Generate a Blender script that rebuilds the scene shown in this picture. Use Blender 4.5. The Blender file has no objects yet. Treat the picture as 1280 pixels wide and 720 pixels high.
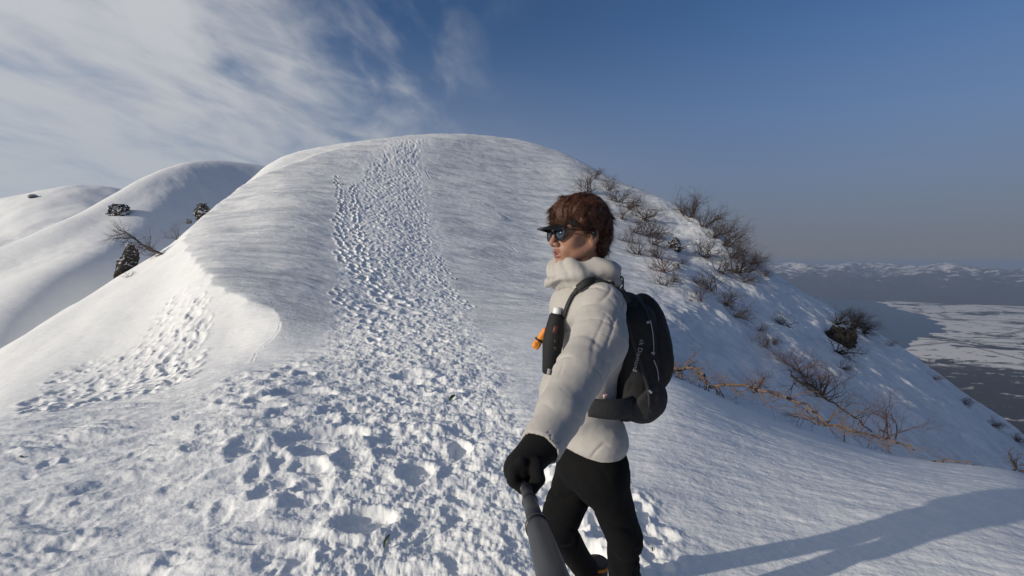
import bpy, bmesh, math, random
import numpy as np
from mathutils import Vector, Matrix, noise as mnoise

# ------------------------------------------------------------ camera, sky, sun, exposure
S = bpy.context.scene
C = S.collection
F = 560.0                       # focal length in photo pixels (1280 wide)
PITCH = math.atan(32 / F)       # camera looks slightly down
cam_d = bpy.data.cameras.new('camera'); cam = bpy.data.objects.new('camera', cam_d); C.objects.link(cam)
cam_d.sensor_width = 36; cam_d.lens = 36 * F / 1280; cam_d.clip_start = 0.02; cam_d.clip_end = 90000
cam.location = (0, 0, 0); cam.rotation_euler = (math.pi / 2 - PITCH, 0, 0)
S.camera = cam

SUN_EL = math.radians(16.5)
SUN_H = Vector((-0.90, -0.43, 0)).normalized()
SUN_DIR = Vector((SUN_H.x * math.cos(SUN_EL), SUN_H.y * math.cos(SUN_EL), math.sin(SUN_EL)))
sun_d = bpy.data.lights.new('sun', 'SUN'); sun = bpy.data.objects.new('sun', sun_d); C.objects.link(sun)
sun_d.energy = 3.6; sun_d.angle = math.radians(0.6); sun_d.color = (1.0, 0.90, 0.75)
sun.rotation_euler = SUN_DIR.to_track_quat('Z', 'Y').to_euler()
sun.location = (-20, -10, 30)

S.view_settings.view_transform = 'Standard'; S.view_settings.look = 'None'
S.view_settings.exposure = -0.08; S.view_settings.gamma = 1; S.view_settings.use_curve_mapping = False
S.cycles.use_denoising = True
S.cycles.max_bounces = 6; S.cycles.volume_bounces = 0; S.cycles.diffuse_bounces = 3

W = bpy.data.worlds.new('World'); S.world = W; W.use_nodes = True
nt = W.node_tree; N = nt.nodes; L = nt.links; N.clear()
def wn(t, **k):
    n = N.new(t)
    for a, b in k.items(): setattr(n, a, b)
    return n
out = wn('ShaderNodeOutputWorld'); bg = wn('ShaderNodeBackground'); L.new(bg.outputs[0], out.inputs[0])
bg.inputs[1].default_value = 0.094
sky = wn('ShaderNodeTexSky', sky_type='NISHITA'); sky.sun_disc = False
sky.sun_elevation = SUN_EL; sky.sun_rotation = math.atan2(SUN_H.x, SUN_H.y); sky.altitude = 1500
sky.air_density = 1.0; sky.dust_density = 0.6; sky.ozone_density = 5.0
# clouds: high wispy sheet, projected on a plane overhead
tc = wn('ShaderNodeTexCoord'); sep = wn('ShaderNodeSeparateXYZ'); L.new(tc.outputs['Generated'], sep.inputs[0])
def wm(op, a, b=None, c=None, clamp=False):
    n = wn('ShaderNodeMath', operation=op); n.use_clamp = clamp
    for i, v in enumerate((a, b, c)):
        if v is None: continue
        if isinstance(v, (int, float)): n.inputs[i].default_value = v
        else: L.new(v, n.inputs[i])
    return n.outputs[0]
def wrange(v, a, b, c=0, d=1, smooth=True):
    n = wn('ShaderNodeMapRange'); n.interpolation_type = 'SMOOTHSTEP' if smooth else 'LINEAR'
    L.new(v, n.inputs[0])
    for i, x in enumerate((a, b, c, d)): n.inputs[i + 1].default_value = x
    return n.outputs[0]
zz = wm('MAXIMUM', wm('ADD', sep.outputs[2], 0.10), 0.02)
px_ = wm('DIVIDE', sep.outputs[0], zz); py_ = wm('DIVIDE', sep.outputs[1], zz)
comb = wn('ShaderNodeCombineXYZ'); L.new(px_, comb.inputs[0]); L.new(py_, comb.inputs[1])
mp = wn('ShaderNodeMapping'); mp.inputs['Rotation'].default_value = (0, 0, math.radians(0)); mp.inputs['Scale'].default_value = (1.15, 0.62, 1)
L.new(comb.outputs[0], mp.inputs[0])
n1 = wn('ShaderNodeTexNoise'); n1.inputs['Scale'].default_value = 1.7; n1.inputs['Detail'].default_value = 5; n1.inputs['Roughness'].default_value = 0.55; n1.inputs['Distortion'].default_value = 0.7
L.new(mp.outputs[0], n1.inputs[0])
n2 = wn('ShaderNodeTexNoise'); n2.inputs['Scale'].default_value = 5.0; n2.inputs['Detail'].default_value = 4; n2.inputs['Roughness'].default_value = 0.5; n2.inputs['Distortion'].default_value = 0.4
L.new(mp.outputs[0], n2.inputs[0])
# the cloud sheet lies towards the sun's side (west); clear to the east
side = wrange(sep.outputs[0], -0.05, -0.62)
cs = wm('ADD', wm('MULTIPLY', n1.outputs[0], 0.68), wm('MULTIPLY', n2.outputs[0], 0.32))
cs = wm('ADD', cs, wm('MULTIPLY', side, 0.24))
cl = wrange(cs, 0.46, 0.84)
cl = wm('MULTIPLY', cl, wrange(wm('ADD', sep.outputs[0], wm('MULTIPLY', sep.outputs[2], -0.22)), -0.02, -0.36))
cl = wm('MULTIPLY', cl, 0.80)
mix = wn('ShaderNodeMix', data_type='RGBA'); L.new(cl, mix.inputs[0])
L.new(sky.outputs[0], mix.inputs[6]); mix.inputs[7].default_value = (7.4, 7.4, 7.4, 1)
# grey-violet smog lying along the horizon
hz = wn('ShaderNodeMix', data_type='RGBA'); L.new(wrange(sep.outputs[2], 0.48, 0.0, 0, 0.95), hz.inputs[0])
L.new(mix.outputs[2], hz.inputs[6])
hc = wn('ShaderNodeMix', data_type='RGBA'); L.new(wrange(sep.outputs[0], 0.5, -0.8), hc.inputs[0]); hc.inputs[6].default_value = (1.65, 1.72, 2.15, 1); hc.inputs[7].default_value = (4.6, 5.0, 5.6, 1)
L.new(hc.outputs[2], hz.inputs[7])
L.new(hz.outputs[2], bg.inputs[0])

# ------------------------------------------------------------ helpers
cP, sP = math.cos(PITCH), math.sin(PITCH)
def ray(px, py):
    """direction (X, Z) per unit of forward distance Y for a photo pixel"""
    cx = (px - 640) / F; cy = (360 - py) / F
    y = cP + cy * sP; z = -sP + cy * cP
    return cx / y, z / y
def P(px, py, d):
    a, b = ray(px, py); return Vector((a * d, d, b * d))

def tag(o, label=None, cat=None, group=None, kind=None):
    if label: o['label'] = label
    if cat: o['category'] = cat
    if group: o['group'] = group
    if kind: o['kind'] = kind
    return o
def link(name, me, mats=(), parent=None):
    o = bpy.data.objects.new(name, me); C.objects.link(o)
    for m in (mats if isinstance(mats, (list, tuple)) else [mats]): me.materials.append(m)
    if parent is not None: o.parent = parent
    return o
def empty(name, loc=(0, 0, 0)):
    o = bpy.data.objects.new(name, None); C.objects.link(o); o.location = loc; o.empty_display_size = 0.1; return o

def mesh_np(name, V, Fq, smooth=True):
    me = bpy.data.meshes.new(name)
    V = np.asarray(V, np.float32); Fq = np.asarray(Fq, np.int32)
    k = Fq.shape[1]
    me.vertices.add(len(V)); me.vertices.foreach_set('co', V.ravel())
    me.loops.add(Fq.size); me.loops.foreach_set('vertex_index', Fq.ravel())
    me.polygons.add(len(Fq)); me.polygons.foreach_set('loop_start', np.arange(0, Fq.size, k, dtype=np.int32))
    me.update(calc_edges=True)
    me.polygons.foreach_set('use_smooth', np.full(len(Fq), smooth))
    return me

# numpy gradient noise
_rs = np.random.RandomState(7)
_perm = _rs.permutation(256); _perm = np.concatenate([_perm, _perm, _perm])
_ga = _rs.rand(256) * 2 * np.pi; _gx = np.cos(_ga); _gy = np.sin(_ga)
def pnoise(x, y, seed=0):
    xi = np.floor(x); yi = np.floor(y); xf = x - xi; yf = y - yi
    xi = (xi.astype(np.int64) + seed * 37) & 255; yi = (yi.astype(np.int64) + seed * 91) & 255
    u = xf * xf * xf * (xf * (xf * 6 - 15) + 10); v = yf * yf * yf * (yf * (yf * 6 - 15) + 10)
    def g(a, b, dx, dy):
        h = _perm[_perm[a & 255] + (b & 255)]; return _gx[h] * dx + _gy[h] * dy
    a = g(xi, yi, xf, yf); b = g(xi + 1, yi, xf - 1, yf); c = g(xi, yi + 1, xf, yf - 1); d = g(xi + 1, yi + 1, xf - 1, yf - 1)
    return (a + u * (b - a) + v * (c - a + u * (a - b - c + d))) * 1.5
def fbm(x, y, octv=4, gain=0.5, seed=0, ridged=False):
    s = 0; a = 1.0; t = 0
    for i in range(octv):
        n = pnoise(x, y, seed + i)
        if ridged: n = 1 - 2 * np.abs(n)
        s = s + a * n; t += a; a *= gain
        x, y = (x * 0.8 - y * 0.6) * 2.03, (x * 0.6 + y * 0.8) * 2.03
    return s / t
def sstep(x, a, b):
    t = np.clip((x - a) / (b - a), 0, 1); return t * t * (3 - 2 * t)

def pchip(xs, ys, xq):
    """monotone cubic; ys may be (n,) or (n,m) with xq scalar grid (q,)"""
    xs = np.asarray(xs, float); ys = np.asarray(ys, float)
    h = np.diff(xs); dl = np.diff(ys) / h
    m = np.zeros(len(xs))
    m[0] = dl[0]; m[-1] = dl[-1]
    for i in range(1, len(xs) - 1):
        if dl[i - 1] * dl[i] > 0:
            w1 = 2 * h[i] + h[i - 1]; w2 = h[i] + 2 * h[i - 1]
            m[i] = (w1 + w2) / (w1 / dl[i - 1] + w2 / dl[i])
    i = np.clip(np.searchsorted(xs, xq) - 1, 0, len(xs) - 2)
    t = np.clip((xq - xs[i]) / h[i], 0, 1)
    return (ys[i] * (2 * t**3 - 3 * t**2 + 1) + m[i] * h[i] * (t**3 - 2 * t**2 + t) + ys[i + 1] * (3 * t**2 - 2 * t**3) + m[i + 1] * h[i] * (t**3 - t**2))

class Loft:
    """terrain as a polar height field: every feature line runs round the viewpoint, giving (radius, height) at each azimuth"""
    def __init__(s, lines, smooth=1.5):
        s.lines = []
        s.azg = np.linspace(-180, 180, 1441)
        for ln in lines:
            az = []; r = []; z = []
            for kind, a, b, c in ln:
                if kind == 'p':      # photo pixel and forward distance
                    v = P(a, b, c); az.append(math.degrees(math.atan2(v.x, v.y))); r.append(math.hypot(v.x, v.y)); z.append(v.z)
                else:
                    az.append(a); r.append(b); z.append(c)
            o = np.argsort(az); az = np.array(az)[o]; r = np.log(np.array(r)[o]); z = np.array(z)[o]
            # wrap round
            az = np.concatenate([[az[-1] - 360], az, [az[0] + 360]]); r = np.concatenate([[r[-1]], r, [r[0]]]); z = np.concatenate([[z[-1]], z, [z[0]]])
            R = pchip(az, r, s.azg); Z = pchip(az, z, s.azg)
            if smooth:
                k = np.exp(-0.5 * (np.arange(-16, 17) / (smooth * 4)) ** 2); k /= k.sum()
                R = np.convolve(np.pad(R, 16, mode='wrap'), k, 'valid'); Z = np.convolve(np.pad(Z, 16, mode='wrap'), k, 'valid')
            s.lines.append((R, Z))
    def grid(s, az, lr):
        """z on the grid az (deg, n) x lr (log r, m)"""
        n = len(az); m = len(lr); K = len(s.lines)
        R = np.stack([np.interp(az, s.azg, l[0]) for l in s.lines], 1); Z = np.stack([np.interp(az, s.azg, l[1]) for l in s.lines], 1)
        for k in range(1, K): R[:, k] = np.maximum(R[:, k], R[:, k - 1] + 0.02)
        X = np.exp(R)
        h = np.diff(X, axis=1); dl = np.diff(Z, axis=1) / h
        M = np.zeros_like(Z); M[:, 0] = dl[:, 0]; M[:, -1] = dl[:, -1]
        for k in range(1, K - 1):
            # catmull-like, weighted, limited
            w = h[:, k] / (h[:, k] + h[:, k - 1])
            mm = w * dl[:, k - 1] + (1 - w) * dl[:, k]
            lim = 3 * np.minimum(np.abs(dl[:, k - 1]), np.abs(dl[:, k])) + 0.12
            M[:, k] = np.clip(mm, -lim, lim)
        out = np.zeros((n, m)); rr = np.exp(lr)
        for j in range(m):
            x = rr[j]
            i = np.clip((X < x).sum(1) - 1, 0, K - 2); I = np.arange(n)
            t = np.clip((x - X[I, i]) / h[I, i], 0, 1); hh = h[I, i]
            out[:, j] = Z[I, i] * (2*t**3 - 3*t**2 + 1) + M[I, i]*hh*(t**3 - 2*t**2 + t) + Z[I, i+1]*(3*t**2 - 2*t**3) + M[I, i+1]*hh*(t**3 - t**2)
        return out

def polar_mesh(name, az, r, Zg, closed):
    n, m = Zg.shape
    a = np.radians(az)[:, None]; X = np.sin(a) * r[None, :]; Y = np.cos(a) * r[None, :]
    V = np.stack([X, Y, Zg], -1).reshape(-1, 3)
    idx = np.arange(n * m).reshape(n, m)
    A = idx if not closed else np.vstack([idx, idx[:1]])
    Fq = np.stack([A[:-1, :-1], A[1:, :-1], A[1:, 1:], A[:-1, 1:]], -1).reshape(-1, 4)[:, ::-1]
    return mesh_np(name, V, Fq)

# ------------------------------------------------------------ materials
def new_mat(name):
    m = bpy.data.materials.new(name); m.use_nodes = True
    nt = m.node_tree; b = nt.nodes['Principled BSDF']; return m, nt, b
def N_(nt, t, **k):
    n = nt.nodes.new(t)
    for a, b in k.items(): setattr(n, a, b)
    return n
def lk(nt, a, b): nt.links.new(a, b)
def simple(name, col, rough=0.6, noise=0.15, nscale=40, bump=0.0, bscale=200, metal=0.0, sheen=0.0, spec=0.5):
    m, nt, b = new_mat(name)
    tcn = N_(nt, 'ShaderNodeTexCoord'); nz = N_(nt, 'ShaderNodeTexNoise'); nz.inputs['Scale'].default_value = nscale; nz.inputs['Detail'].default_value = 4
    lk(nt, tcn.outputs['Object'], nz.inputs[0])
    mx = N_(nt, 'ShaderNodeMix', data_type='RGBA'); lk(nt, nz.outputs[0], mx.inputs[0])
    mx.inputs[6].default_value = tuple(c * (1 - noise) for c in col) + (1,); mx.inputs[7].default_value = tuple(min(1, c * (1 + noise)) for c in col) + (1,)
    lk(nt, mx.outputs[2], b.inputs['Base Color'])
    b.inputs['Roughness'].default_value = rough; b.inputs['Metallic'].default_value = metal; b.inputs['Specular IOR Level'].default_value = spec
    if sheen: b.inputs['Sheen Weight'].default_value = sheen
    if bump:
        n3 = N_(nt, 'ShaderNodeTexNoise'); n3.inputs['Scale'].default_value = bscale; n3.inputs['Detail'].default_value = 3
        lk(nt, tcn.outputs['Object'], n3.inputs[0])
        bp = N_(nt, 'ShaderNodeBump'); bp.inputs['Strength'].default_value = bump; bp.inputs['Distance'].default_value = 0.004
        lk(nt, n3.outputs[0], bp.inputs['Height']); lk(nt, bp.outputs[0], b.inputs['Normal'])
    return m

def snow_material(name, scales, base=(0.85, 0.86, 0.86)):
    """scales: list of (noise scale per metre, stretch xyz, bump distance in metres, strength, detail)"""
    m, nt, b = new_mat(name)
    tcn = N_(nt, 'ShaderNodeTexCoord')
    prev = None
    for (sc, st, dist, stren, det) in scales:
        mp = N_(nt, 'ShaderNodeMapping'); mp.inputs['Scale'].default_value = st; mp.inputs['Rotation'].default_value = (0, 0, math.radians(random.Random(sc).uniform(-12, 12)))
        lk(nt, tcn.outputs['Object'], mp.inputs[0])
        nz = N_(nt, 'ShaderNodeTexNoise'); nz.inputs['Scale'].default_value = sc; nz.inputs['Detail'].default_value = det; nz.inputs['Roughness'].default_value = 0.6
        lk(nt, mp.outputs[0], nz.inputs[0])
        bp = N_(nt, 'ShaderNodeBump'); bp.inputs['Strength'].default_value = stren; bp.inputs['Distance'].default_value = dist
        lk(nt, nz.outputs[0], bp.inputs['Height'])
        if prev: lk(nt, prev.outputs[0], bp.inputs['Normal'])
        prev = bp
    lk(nt, prev.outputs[0], b.inputs['Normal'])
    nz = N_(nt, 'ShaderNodeTexNoise'); nz.inputs['Scale'].default_value = 0.6; nz.inputs['Detail'].default_value = 6
    lk(nt, tcn.outputs['Object'], nz.inputs[0])
    mx = N_(nt, 'ShaderNodeMix', data_type='RGBA'); lk(nt, nz.outputs[0], mx.inputs[0])
    mx.inputs[6].default_value = tuple(c * 0.94 for c in base) + (1,); mx.inputs[7].default_value = tuple(min(1, c * 1.04) for c in base) + (1,)
    lk(nt, mx.outputs[2], b.inputs['Base Color'])
    b.inputs['Roughness'].default_value = 0.75; b.inputs['Specular IOR Level'].default_value = 0.25
    return m
# ------------------------------------------------------------ main mountain: the ridge underfoot and the domed hill
p = lambda a, b, c: ('p', a, b, c)
q = lambda a, b, c: ('q', a, b, c)
main_lines = [
 [q(-180, 0.4, -1.58), q(-90, 0.4, -1.58), q(0, 0.4, -1.56), q(90, 0.4, -1.58)],
 [q(-180, 2.5, -1.62), q(-90, 2.5, -1.72), q(-48, 3.3, -1.66), q(-30, 2.6, -1.58), q(0, 2.3, -1.55), q(12, 2.3, -1.52), q(30, 2.7, -1.58), q(48, 3.6, -1.62), q(90, 2.8, -1.75)],
 [q(-180, 8, -2.0), q(-90, 7, -2.5), q(-62, 7, -2.1), p(0, 540, 4.6), p(200, 510, 5.2), p(310, 474, 6), p(400, 462, 6.6), p(500, 464, 6.5), p(600, 466, 6.5), p(700, 458, 7), p(800, 460, 7.5), p(850, 474, 7.6), p(980, 530, 6.8), p(1150, 576, 6), p(1280, 592, 5.5), q(60, 7, -3.1), q(95, 8, -3.6)],
 [q(-180, 14, -3.0), q(-90, 11, -4.1), q(-62, 9.5, -3.1), p(0, 520, 6), p(200, 490, 6.8), p(310, 455, 7.6), p(400, 432, 8.4), p(500, 432, 8.2), p(600, 432, 8.3), p(700, 425, 9), p(800, 440, 9.2), p(850, 480, 10.3), p(980, 556, 10.6), p(1150, 606, 12), p(1280, 630, 13), q(60, 16, -10), q(95, 16, -9)],
 [q(-180, 22, -5), q(-90, 17, -7), q(-62, 13, -4.4), p(0, 478, 9), p(100, 440, 10.5), p(200, 395, 11.5), p(265, 350, 12.5), p(350, 392, 10.0), p(400, 388, 10.9), p(500, 375, 13.4), p(600, 372, 15.2), p(700, 372, 17), p(800, 392, 17.5), p(850, 422, 16.6), p(980, 494, 16), p(1150, 556, 18), p(1280, 610, 19), q(60, 22, -13), q(95, 24, -15)],
 [q(-180, 30, -8), q(-90, 24, -11), q(-62, 16, -5.2), p(0, 455, 11.5), p(100, 405, 13), p(200, 345, 16.5), p(230, 320, 18), p(265, 303, 19), p(350, 322, 16.6), p(420, 312, 20), p(500, 305, 23), p(600, 305, 27), p(700, 312, 30), p(800, 340, 28), p(850, 365, 24), p(980, 434, 23), p(1150, 508, 24), p(1280, 582, 23.5), q(60, 28, -16.5), q(95, 34, -22)],
 [q(-180, 42, -13), q(-90, 34, -16), q(-62, 19, -6), p(0, 443, 12.8), p(100, 385, 16), p(200, 318, 21), p(250, 282, 26), p(300, 255, 31), p(350, 232, 34), p(420, 225, 38), p(500, 222, 43), p(600, 222, 50), p(700, 238, 53), p(760, 260, 51), p(850, 304, 44), p(980, 386, 34), p(1150, 475, 33), p(1280, 567, 29.5), q(60, 36, -21.5), q(95, 44, -29)],
 [q(-180, 55, -19), q(-90, 45, -22), q(-62, 22, -7), p(0, 434, 14), p(100, 370, 19), p(150, 338, 22.5), p(230, 290, 28), p(265, 262, 34), p(300, 235, 40), p(350, 198, 50), p(430, 182, 56), p(500, 172, 60), p(570, 168, 65), p(640, 174, 71), p(700, 190, 72), p(760, 221, 68), p(860, 264, 58), p(950, 330, 48), p(1020, 377, 44), p(1100, 424, 41), p(1150, 457, 39), p(1230, 522, 36), p(1280, 557, 33), q(60, 42, -26), q(95, 50, -33)],
]
def beyond(fr, fz):
    o = []
    for kind, a, b, c in main_lines[7]:
        if kind == 'p': v = P(a, b, c)
        else: v = Vector((math.sin(math.radians(a)) * b, math.cos(math.radians(a)) * b, c))
        r = math.hypot(v.x, v.y); o.append(q(math.degrees(math.atan2(v.x, v.y)), r * fr, v.z - r * fz))
    return o
main_lines.append(beyond(1.12, 0.01)); main_lines.append(beyond(1.6, 0.35)); main_lines.append(beyond(3.2, 1.6))
main_lines.append([q(a, 1900, -1060) for a in (-180, -90, 0, 90)])
main = Loft(main_lines)

def smoothmax(a, b, k): return np.log(np.exp(a / k) + np.exp(b / k)) * k
def frame_res(lo, hi, step, rest): 
    return lo, hi
az_in = np.arange(-52, 52.001, 0.082)
az_out = np.concatenate([np.linspace(52, 180, 110, endpoint=False)[1:], np.linspace(-180, -52, 110, endpoint=False)])
AZ = np.concatenate([az_in, az_out])
AZn = np.where(AZ > 180, AZ - 360, AZ)
RR = np.concatenate([np.geomspace(0.35, 1.5, 14, endpoint=False), np.exp(np.arange(math.log(1.5), math.log(76), 0.0044)), np.geomspace(78, 1900, 50)])
Zm = main.grid(AZn, np.log(RR))
_Xm = np.sin(np.radians(AZn))[:, None] * RR[None]; _Ym = np.cos(np.radians(AZn))[:, None] * RR[None]

_zlook = Zm[:len(az_in)].copy()
def ground0(x, y):
    az = math.degrees(math.atan2(x, y)); r = math.hypot(x, y)
    i = (az - az_in[0]) / 0.082; i = min(max(i, 0), len(az_in) - 1.001); j = min(max(np.interp(r, RR, np.arange(len(RR))), 0), len(RR) - 1.001)
    i0 = int(i); j0 = int(j); a = i - i0; b = j - j0; G = _zlook
    return (G[i0, j0] * (1 - a) + G[i0 + 1, j0] * a) * (1 - b) + (G[i0, j0 + 1] * (1 - a) + G[i0 + 1, j0 + 1] * a) * b
def hit(px, py, near=1.2, far=75):
    """first point of the terrain seen at a photo pixel"""
    a, b = ray(px, py); d = near
    pd = d
    while d < far:
        if ground0(a * d, d) > b * d:
            lo, hi = pd, d
            for _ in range(18):
                mid = (lo + hi) / 2
                if ground0(a * mid, mid) > b * mid: hi = mid
                else: lo = mid
            return Vector((a * hi, hi, b * hi))
        pd = d; d *= 1.01
    return None

# --- relief carved into the snow, drawn on world-space maps (metres)
class Raster:
    def __init__(s, x0, x1, y0, y1, res):
        s.x0, s.y0, s.res = x0, y0, res; s.A = np.zeros((int((x1 - x0) / res), int((y1 - y0) / res)), np.float32)
    def stamp(s, x, y, ln, wd, ang, depth, rim=0.35, mode='add'):
        R = max(ln, wd) * 1.7; i0 = int((x - R - s.x0) / s.res); i1 = int((x + R - s.x0) / s.res) + 1; j0 = int((y - R - s.y0) / s.res); j1 = int((y + R - s.y0) / s.res) + 1
        if i0 < 0 or j0 < 0 or i1 >= s.A.shape[0] or j1 >= s.A.shape[1]: return
        X = (np.arange(i0, i1) * s.res + s.x0 - x)[:, None]; Y = (np.arange(j0, j1) * s.res + s.y0 - y)[None]
        c, sn = math.cos(ang), math.sin(ang); u = (X * c + Y * sn) / ln; v = (-X * sn + Y * c) / wd
        d = np.sqrt(u * u + v * v)
        f = -depth * (1 - sstep(d, 0.55, 1.0)) + depth * rim * np.exp(-((d - 1.15) / 0.22) ** 2)
        s.A[i0:i1, j0:j1] += f
    def sample(s, X, Y):
        fx = (X - s.x0) / s.res; fy = (Y - s.y0) / s.res
        ok = (fx > 0) & (fy > 0) & (fx < s.A.shape[0] - 1.01) & (fy < s.A.shape[1] - 1.01)
        fx = np.where(ok, fx, 0); fy = np.where(ok, fy, 0); i = fx.astype(int); j = fy.astype(int); a = fx - i; b = fy - j
        v = (s.A[i, j] * (1 - a) + s.A[i + 1, j] * a) * (1 - b) + (s.A[i, j + 1] * (1 - a) + s.A[i + 1, j + 1] * a) * b
        return np.where(ok, v, 0)
rng = random.Random(11)
ras = Raster(-16, 10, 0.5, 68, 0.025)
mask = Raster(-16, 10, 0.5, 68, 0.1)     # how trodden the snow is
def soft(rm, x, y, R, a):
    i0 = max(0, int((x - R - rm.x0) / rm.res)); i1 = min(rm.A.shape[0], int((x + R - rm.x0) / rm.res) + 1); j0 = max(0, int((y - R - rm.y0) / rm.res)); j1 = min(rm.A.shape[1], int((y + R - rm.y0) / rm.res) + 1)
    if i1 <= i0 or j1 <= j0: return
    X = (np.arange(i0, i1) * rm.res + rm.x0 - x)[:, None]; Y = (np.arange(j0, j1) * rm.res + rm.y0 - y)[None]
    f = a * (1 - sstep(np.sqrt(X * X + Y * Y) / R, 0.2, 1)); rm.A[i0:i1, j0:j1] = np.maximum(rm.A[i0:i1, j0:j1], f)
# the beaten trail: left and right edge in the photo at several heights
trail = [(716, 430, 690), (660, 425, 668), (600, 430, 642), (560, 432, 630), (520, 425, 618), (480, 415, 606), (440, 425, 592), (410, 432, 578), (380, 438, 566), (350, 440, 552), (320, 436, 543), (290, 436, 537), (260, 438, 533), (235, 446, 528), (215, 455, 526), (195, 466, 526), (180, 486, 527), (175, 492, 528)]
tl = []
for (py, xl, xr) in trail:
    a = hit(xl, py); b = hit(xr, py)
    if a and b: tl.append((a, b))
for k in range(len(tl) - 1):
    (a0, b0), (a1, b1) = tl[k], tl[k + 1]
    area = ((b0 - a0).length + (b1 - a1).length) / 2 * ((a1 - a0).length + (b1 - b0).length) / 2
    dist = a0.y
    size = 0.09 + 0.0052 * min(dist, 40)
    n = int(area / (size * size) * 0.5)
    for _ in range(n):
        t = rng.random(); u = min(0.98, max(0.02, rng.choice((0.18, 0.42, 0.66, 0.84)) + rng.gauss(0, 0.085))) if rng.random() < 0.6 else rng.betavariate(1.6, 1.6)
        A = a0.lerp(a1, t); B = b0.lerp(b1, t); w = A.lerp(B, u)
        dr = (a1 + b1 - a0 - b0); ang = math.atan2(dr.y, dr.x) + rng.gauss(0, 0.35)
        ras.stamp(w.x, w.y, size * rng.uniform(0.7, 1.6), size * rng.uniform(0.4, 0.8), ang, size * rng.uniform(0.04, 0.19) * (0.45 + 0.55 * min(1, dist / 20)), rim=rng.uniform(0.2, 0.5))
    for t in np.arange(0, 1, 0.12):
        A = a0.lerp(a1, t); B = b0.lerp(b1, t); wd = (B - A).length
        for u in np.arange(0, 1.01, 0.1):
            w = A.lerp(B, u); soft(mask, w.x, w.y, max(0.35, wd * 0.22), 1.0)
# single lines of prints beside it
def line_prints(pts, step, size, depth, jit=0.1):
    W_ = [hit(*a) for a in pts]; W_ = [w for w in W_ if w]; side = 1
    for a, b in zip(W_, W_[1:]):
        d = b - a; n = max(1, int(d.length / step)); nn = Vector((-d.y, d.x, 0)).normalized()
        for i in range(n):
            w = a.lerp(b, (i + rng.random() * 0.4) / n) + nn * (0.1 * side + rng.gauss(0, jit)); side = -side
            ras.stamp(w.x, w.y, size * rng.uniform(0.8, 1.2), size * 0.6, math.atan2(d.y, d.x), depth * rng.uniform(0.7, 1.2), rim=0.5)
line_prints([(416, 210), (424, 235), (425, 260), (425, 300), (430, 325), (450, 345), (470, 362), (495, 385)], 0.42, 0.26, 0.13)
line_prints([(440, 230), (445, 280), (448, 320), (470, 345)], 0.42, 0.26, 0.12)
line_prints([(421, 362), (428, 378), (445, 392), (462, 415), (478, 428)], 0.5, 0.2, 0.09, 0.06)
line_prints([(548, 350), (570, 372), (592, 388)], 0.4, 0.16, 0.06, 0.05)
line_prints([(545, 320), (562, 350)], 0.4, 0.16, 0.06, 0.05)
for c_ in ((478, 370), (492, 378), (470, 384), (488, 392), (505, 374), (510, 392)):
    w = hit(*c_)
    if w: ras.stamp(w.x, w.y, 0.32, 0.26, 0.3, 0.13, rim=0.35)
# sliding scratch right of the trail
def groove(pts, wd, depth, rim=0.5, step=0.05):
    W_ = [hit(*a) for a in pts]; W_ = [w for w in W_ if w]
    for a, b in zip(W_, W_[1:]):
        d = b - a; n = max(1, int(d.length / step))
        for i in range(n):
            w = a.lerp(b, i / n); ras.stamp(w.x, w.y, wd * 1.5, wd, math.atan2(d.y, d.x), depth * step / wd * rng.uniform(0.6, 1.2), rim=rim)
groove([(583, 243), (600, 250), (616, 262), (634, 277)], 0.11, 0.05, 0.8, 0.08)
groove([(632, 303), (648, 316)], 0.09, 0.02, 0.6, 0.08)
groove([(532, 214), (538, 224)], 0.12, 0.04, 0.6, 0.08)
# crack and prints on the bright left slope
groove([(350, 404), (348, 412), (340, 422), (329, 432), (320, 442), (314, 454)], 0.03, 0.006, 0.9, 0.02)
def patch(poly, n, s0, s1, dp, asp=0.7, m=0.8):
    from itertools import cycle
    xs = [a for a, b in poly]; ys = [b for a, b in poly]; k = 0; tries = 0
    while k < n and tries < n * 8:
        tries += 1
        x = rng.uniform(min(xs), max(xs)); y = rng.uniform(min(ys), max(ys)); c = False; j = len(poly) - 1
        for i in range(len(poly)):
            if (poly[i][1] > y) != (poly[j][1] > y) and x < (poly[j][0] - poly[i][0]) * (y - poly[i][1]) / (poly[j][1] - poly[i][1]) + poly[i][0]: c = not c
            j = i
        if not c: continue
        w = hit(x, y)
        if not w: continue
        s_ = rng.uniform(s0, s1); ras.stamp(w.x, w.y, s_, s_ * asp, rng.uniform(0, 3.14), s_ * dp * rng.uniform(0.5, 1.2), rim=rng.uniform(0.3, 0.6)); soft(mask, w.x, w.y, s_ * 2.2, m); k += 1
patch([(208, 362), (240, 352), (262, 380), (250, 420), (238, 470), (205, 492), (150, 500), (120, 500), (170, 430)], 300, 0.1, 0.22, 0.24, 0.6, 0.4)
patch([(170, 420), (130, 500), (40, 520), (20, 500), (90, 440)], 150, 0.12, 0.26, 0.18, 0.5, 0.3)
patch([(300, 470), (430, 440), (470, 560), (380, 640), (260, 560), (220, 520)], 80, 0.08, 0.24, 0.15, 0.7, 0.7)
patch([(0, 560), (240, 510), (420, 600), (480, 716), (200, 716), (0, 716)], 60, 0.06, 0.16, 0.12, 0.45, 0.35)
patch([(640, 520), (700, 700), (820, 716), (820, 640), (700, 560)], 90, 0.07, 0.16, 0.22, 0.6, 0.8)
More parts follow.
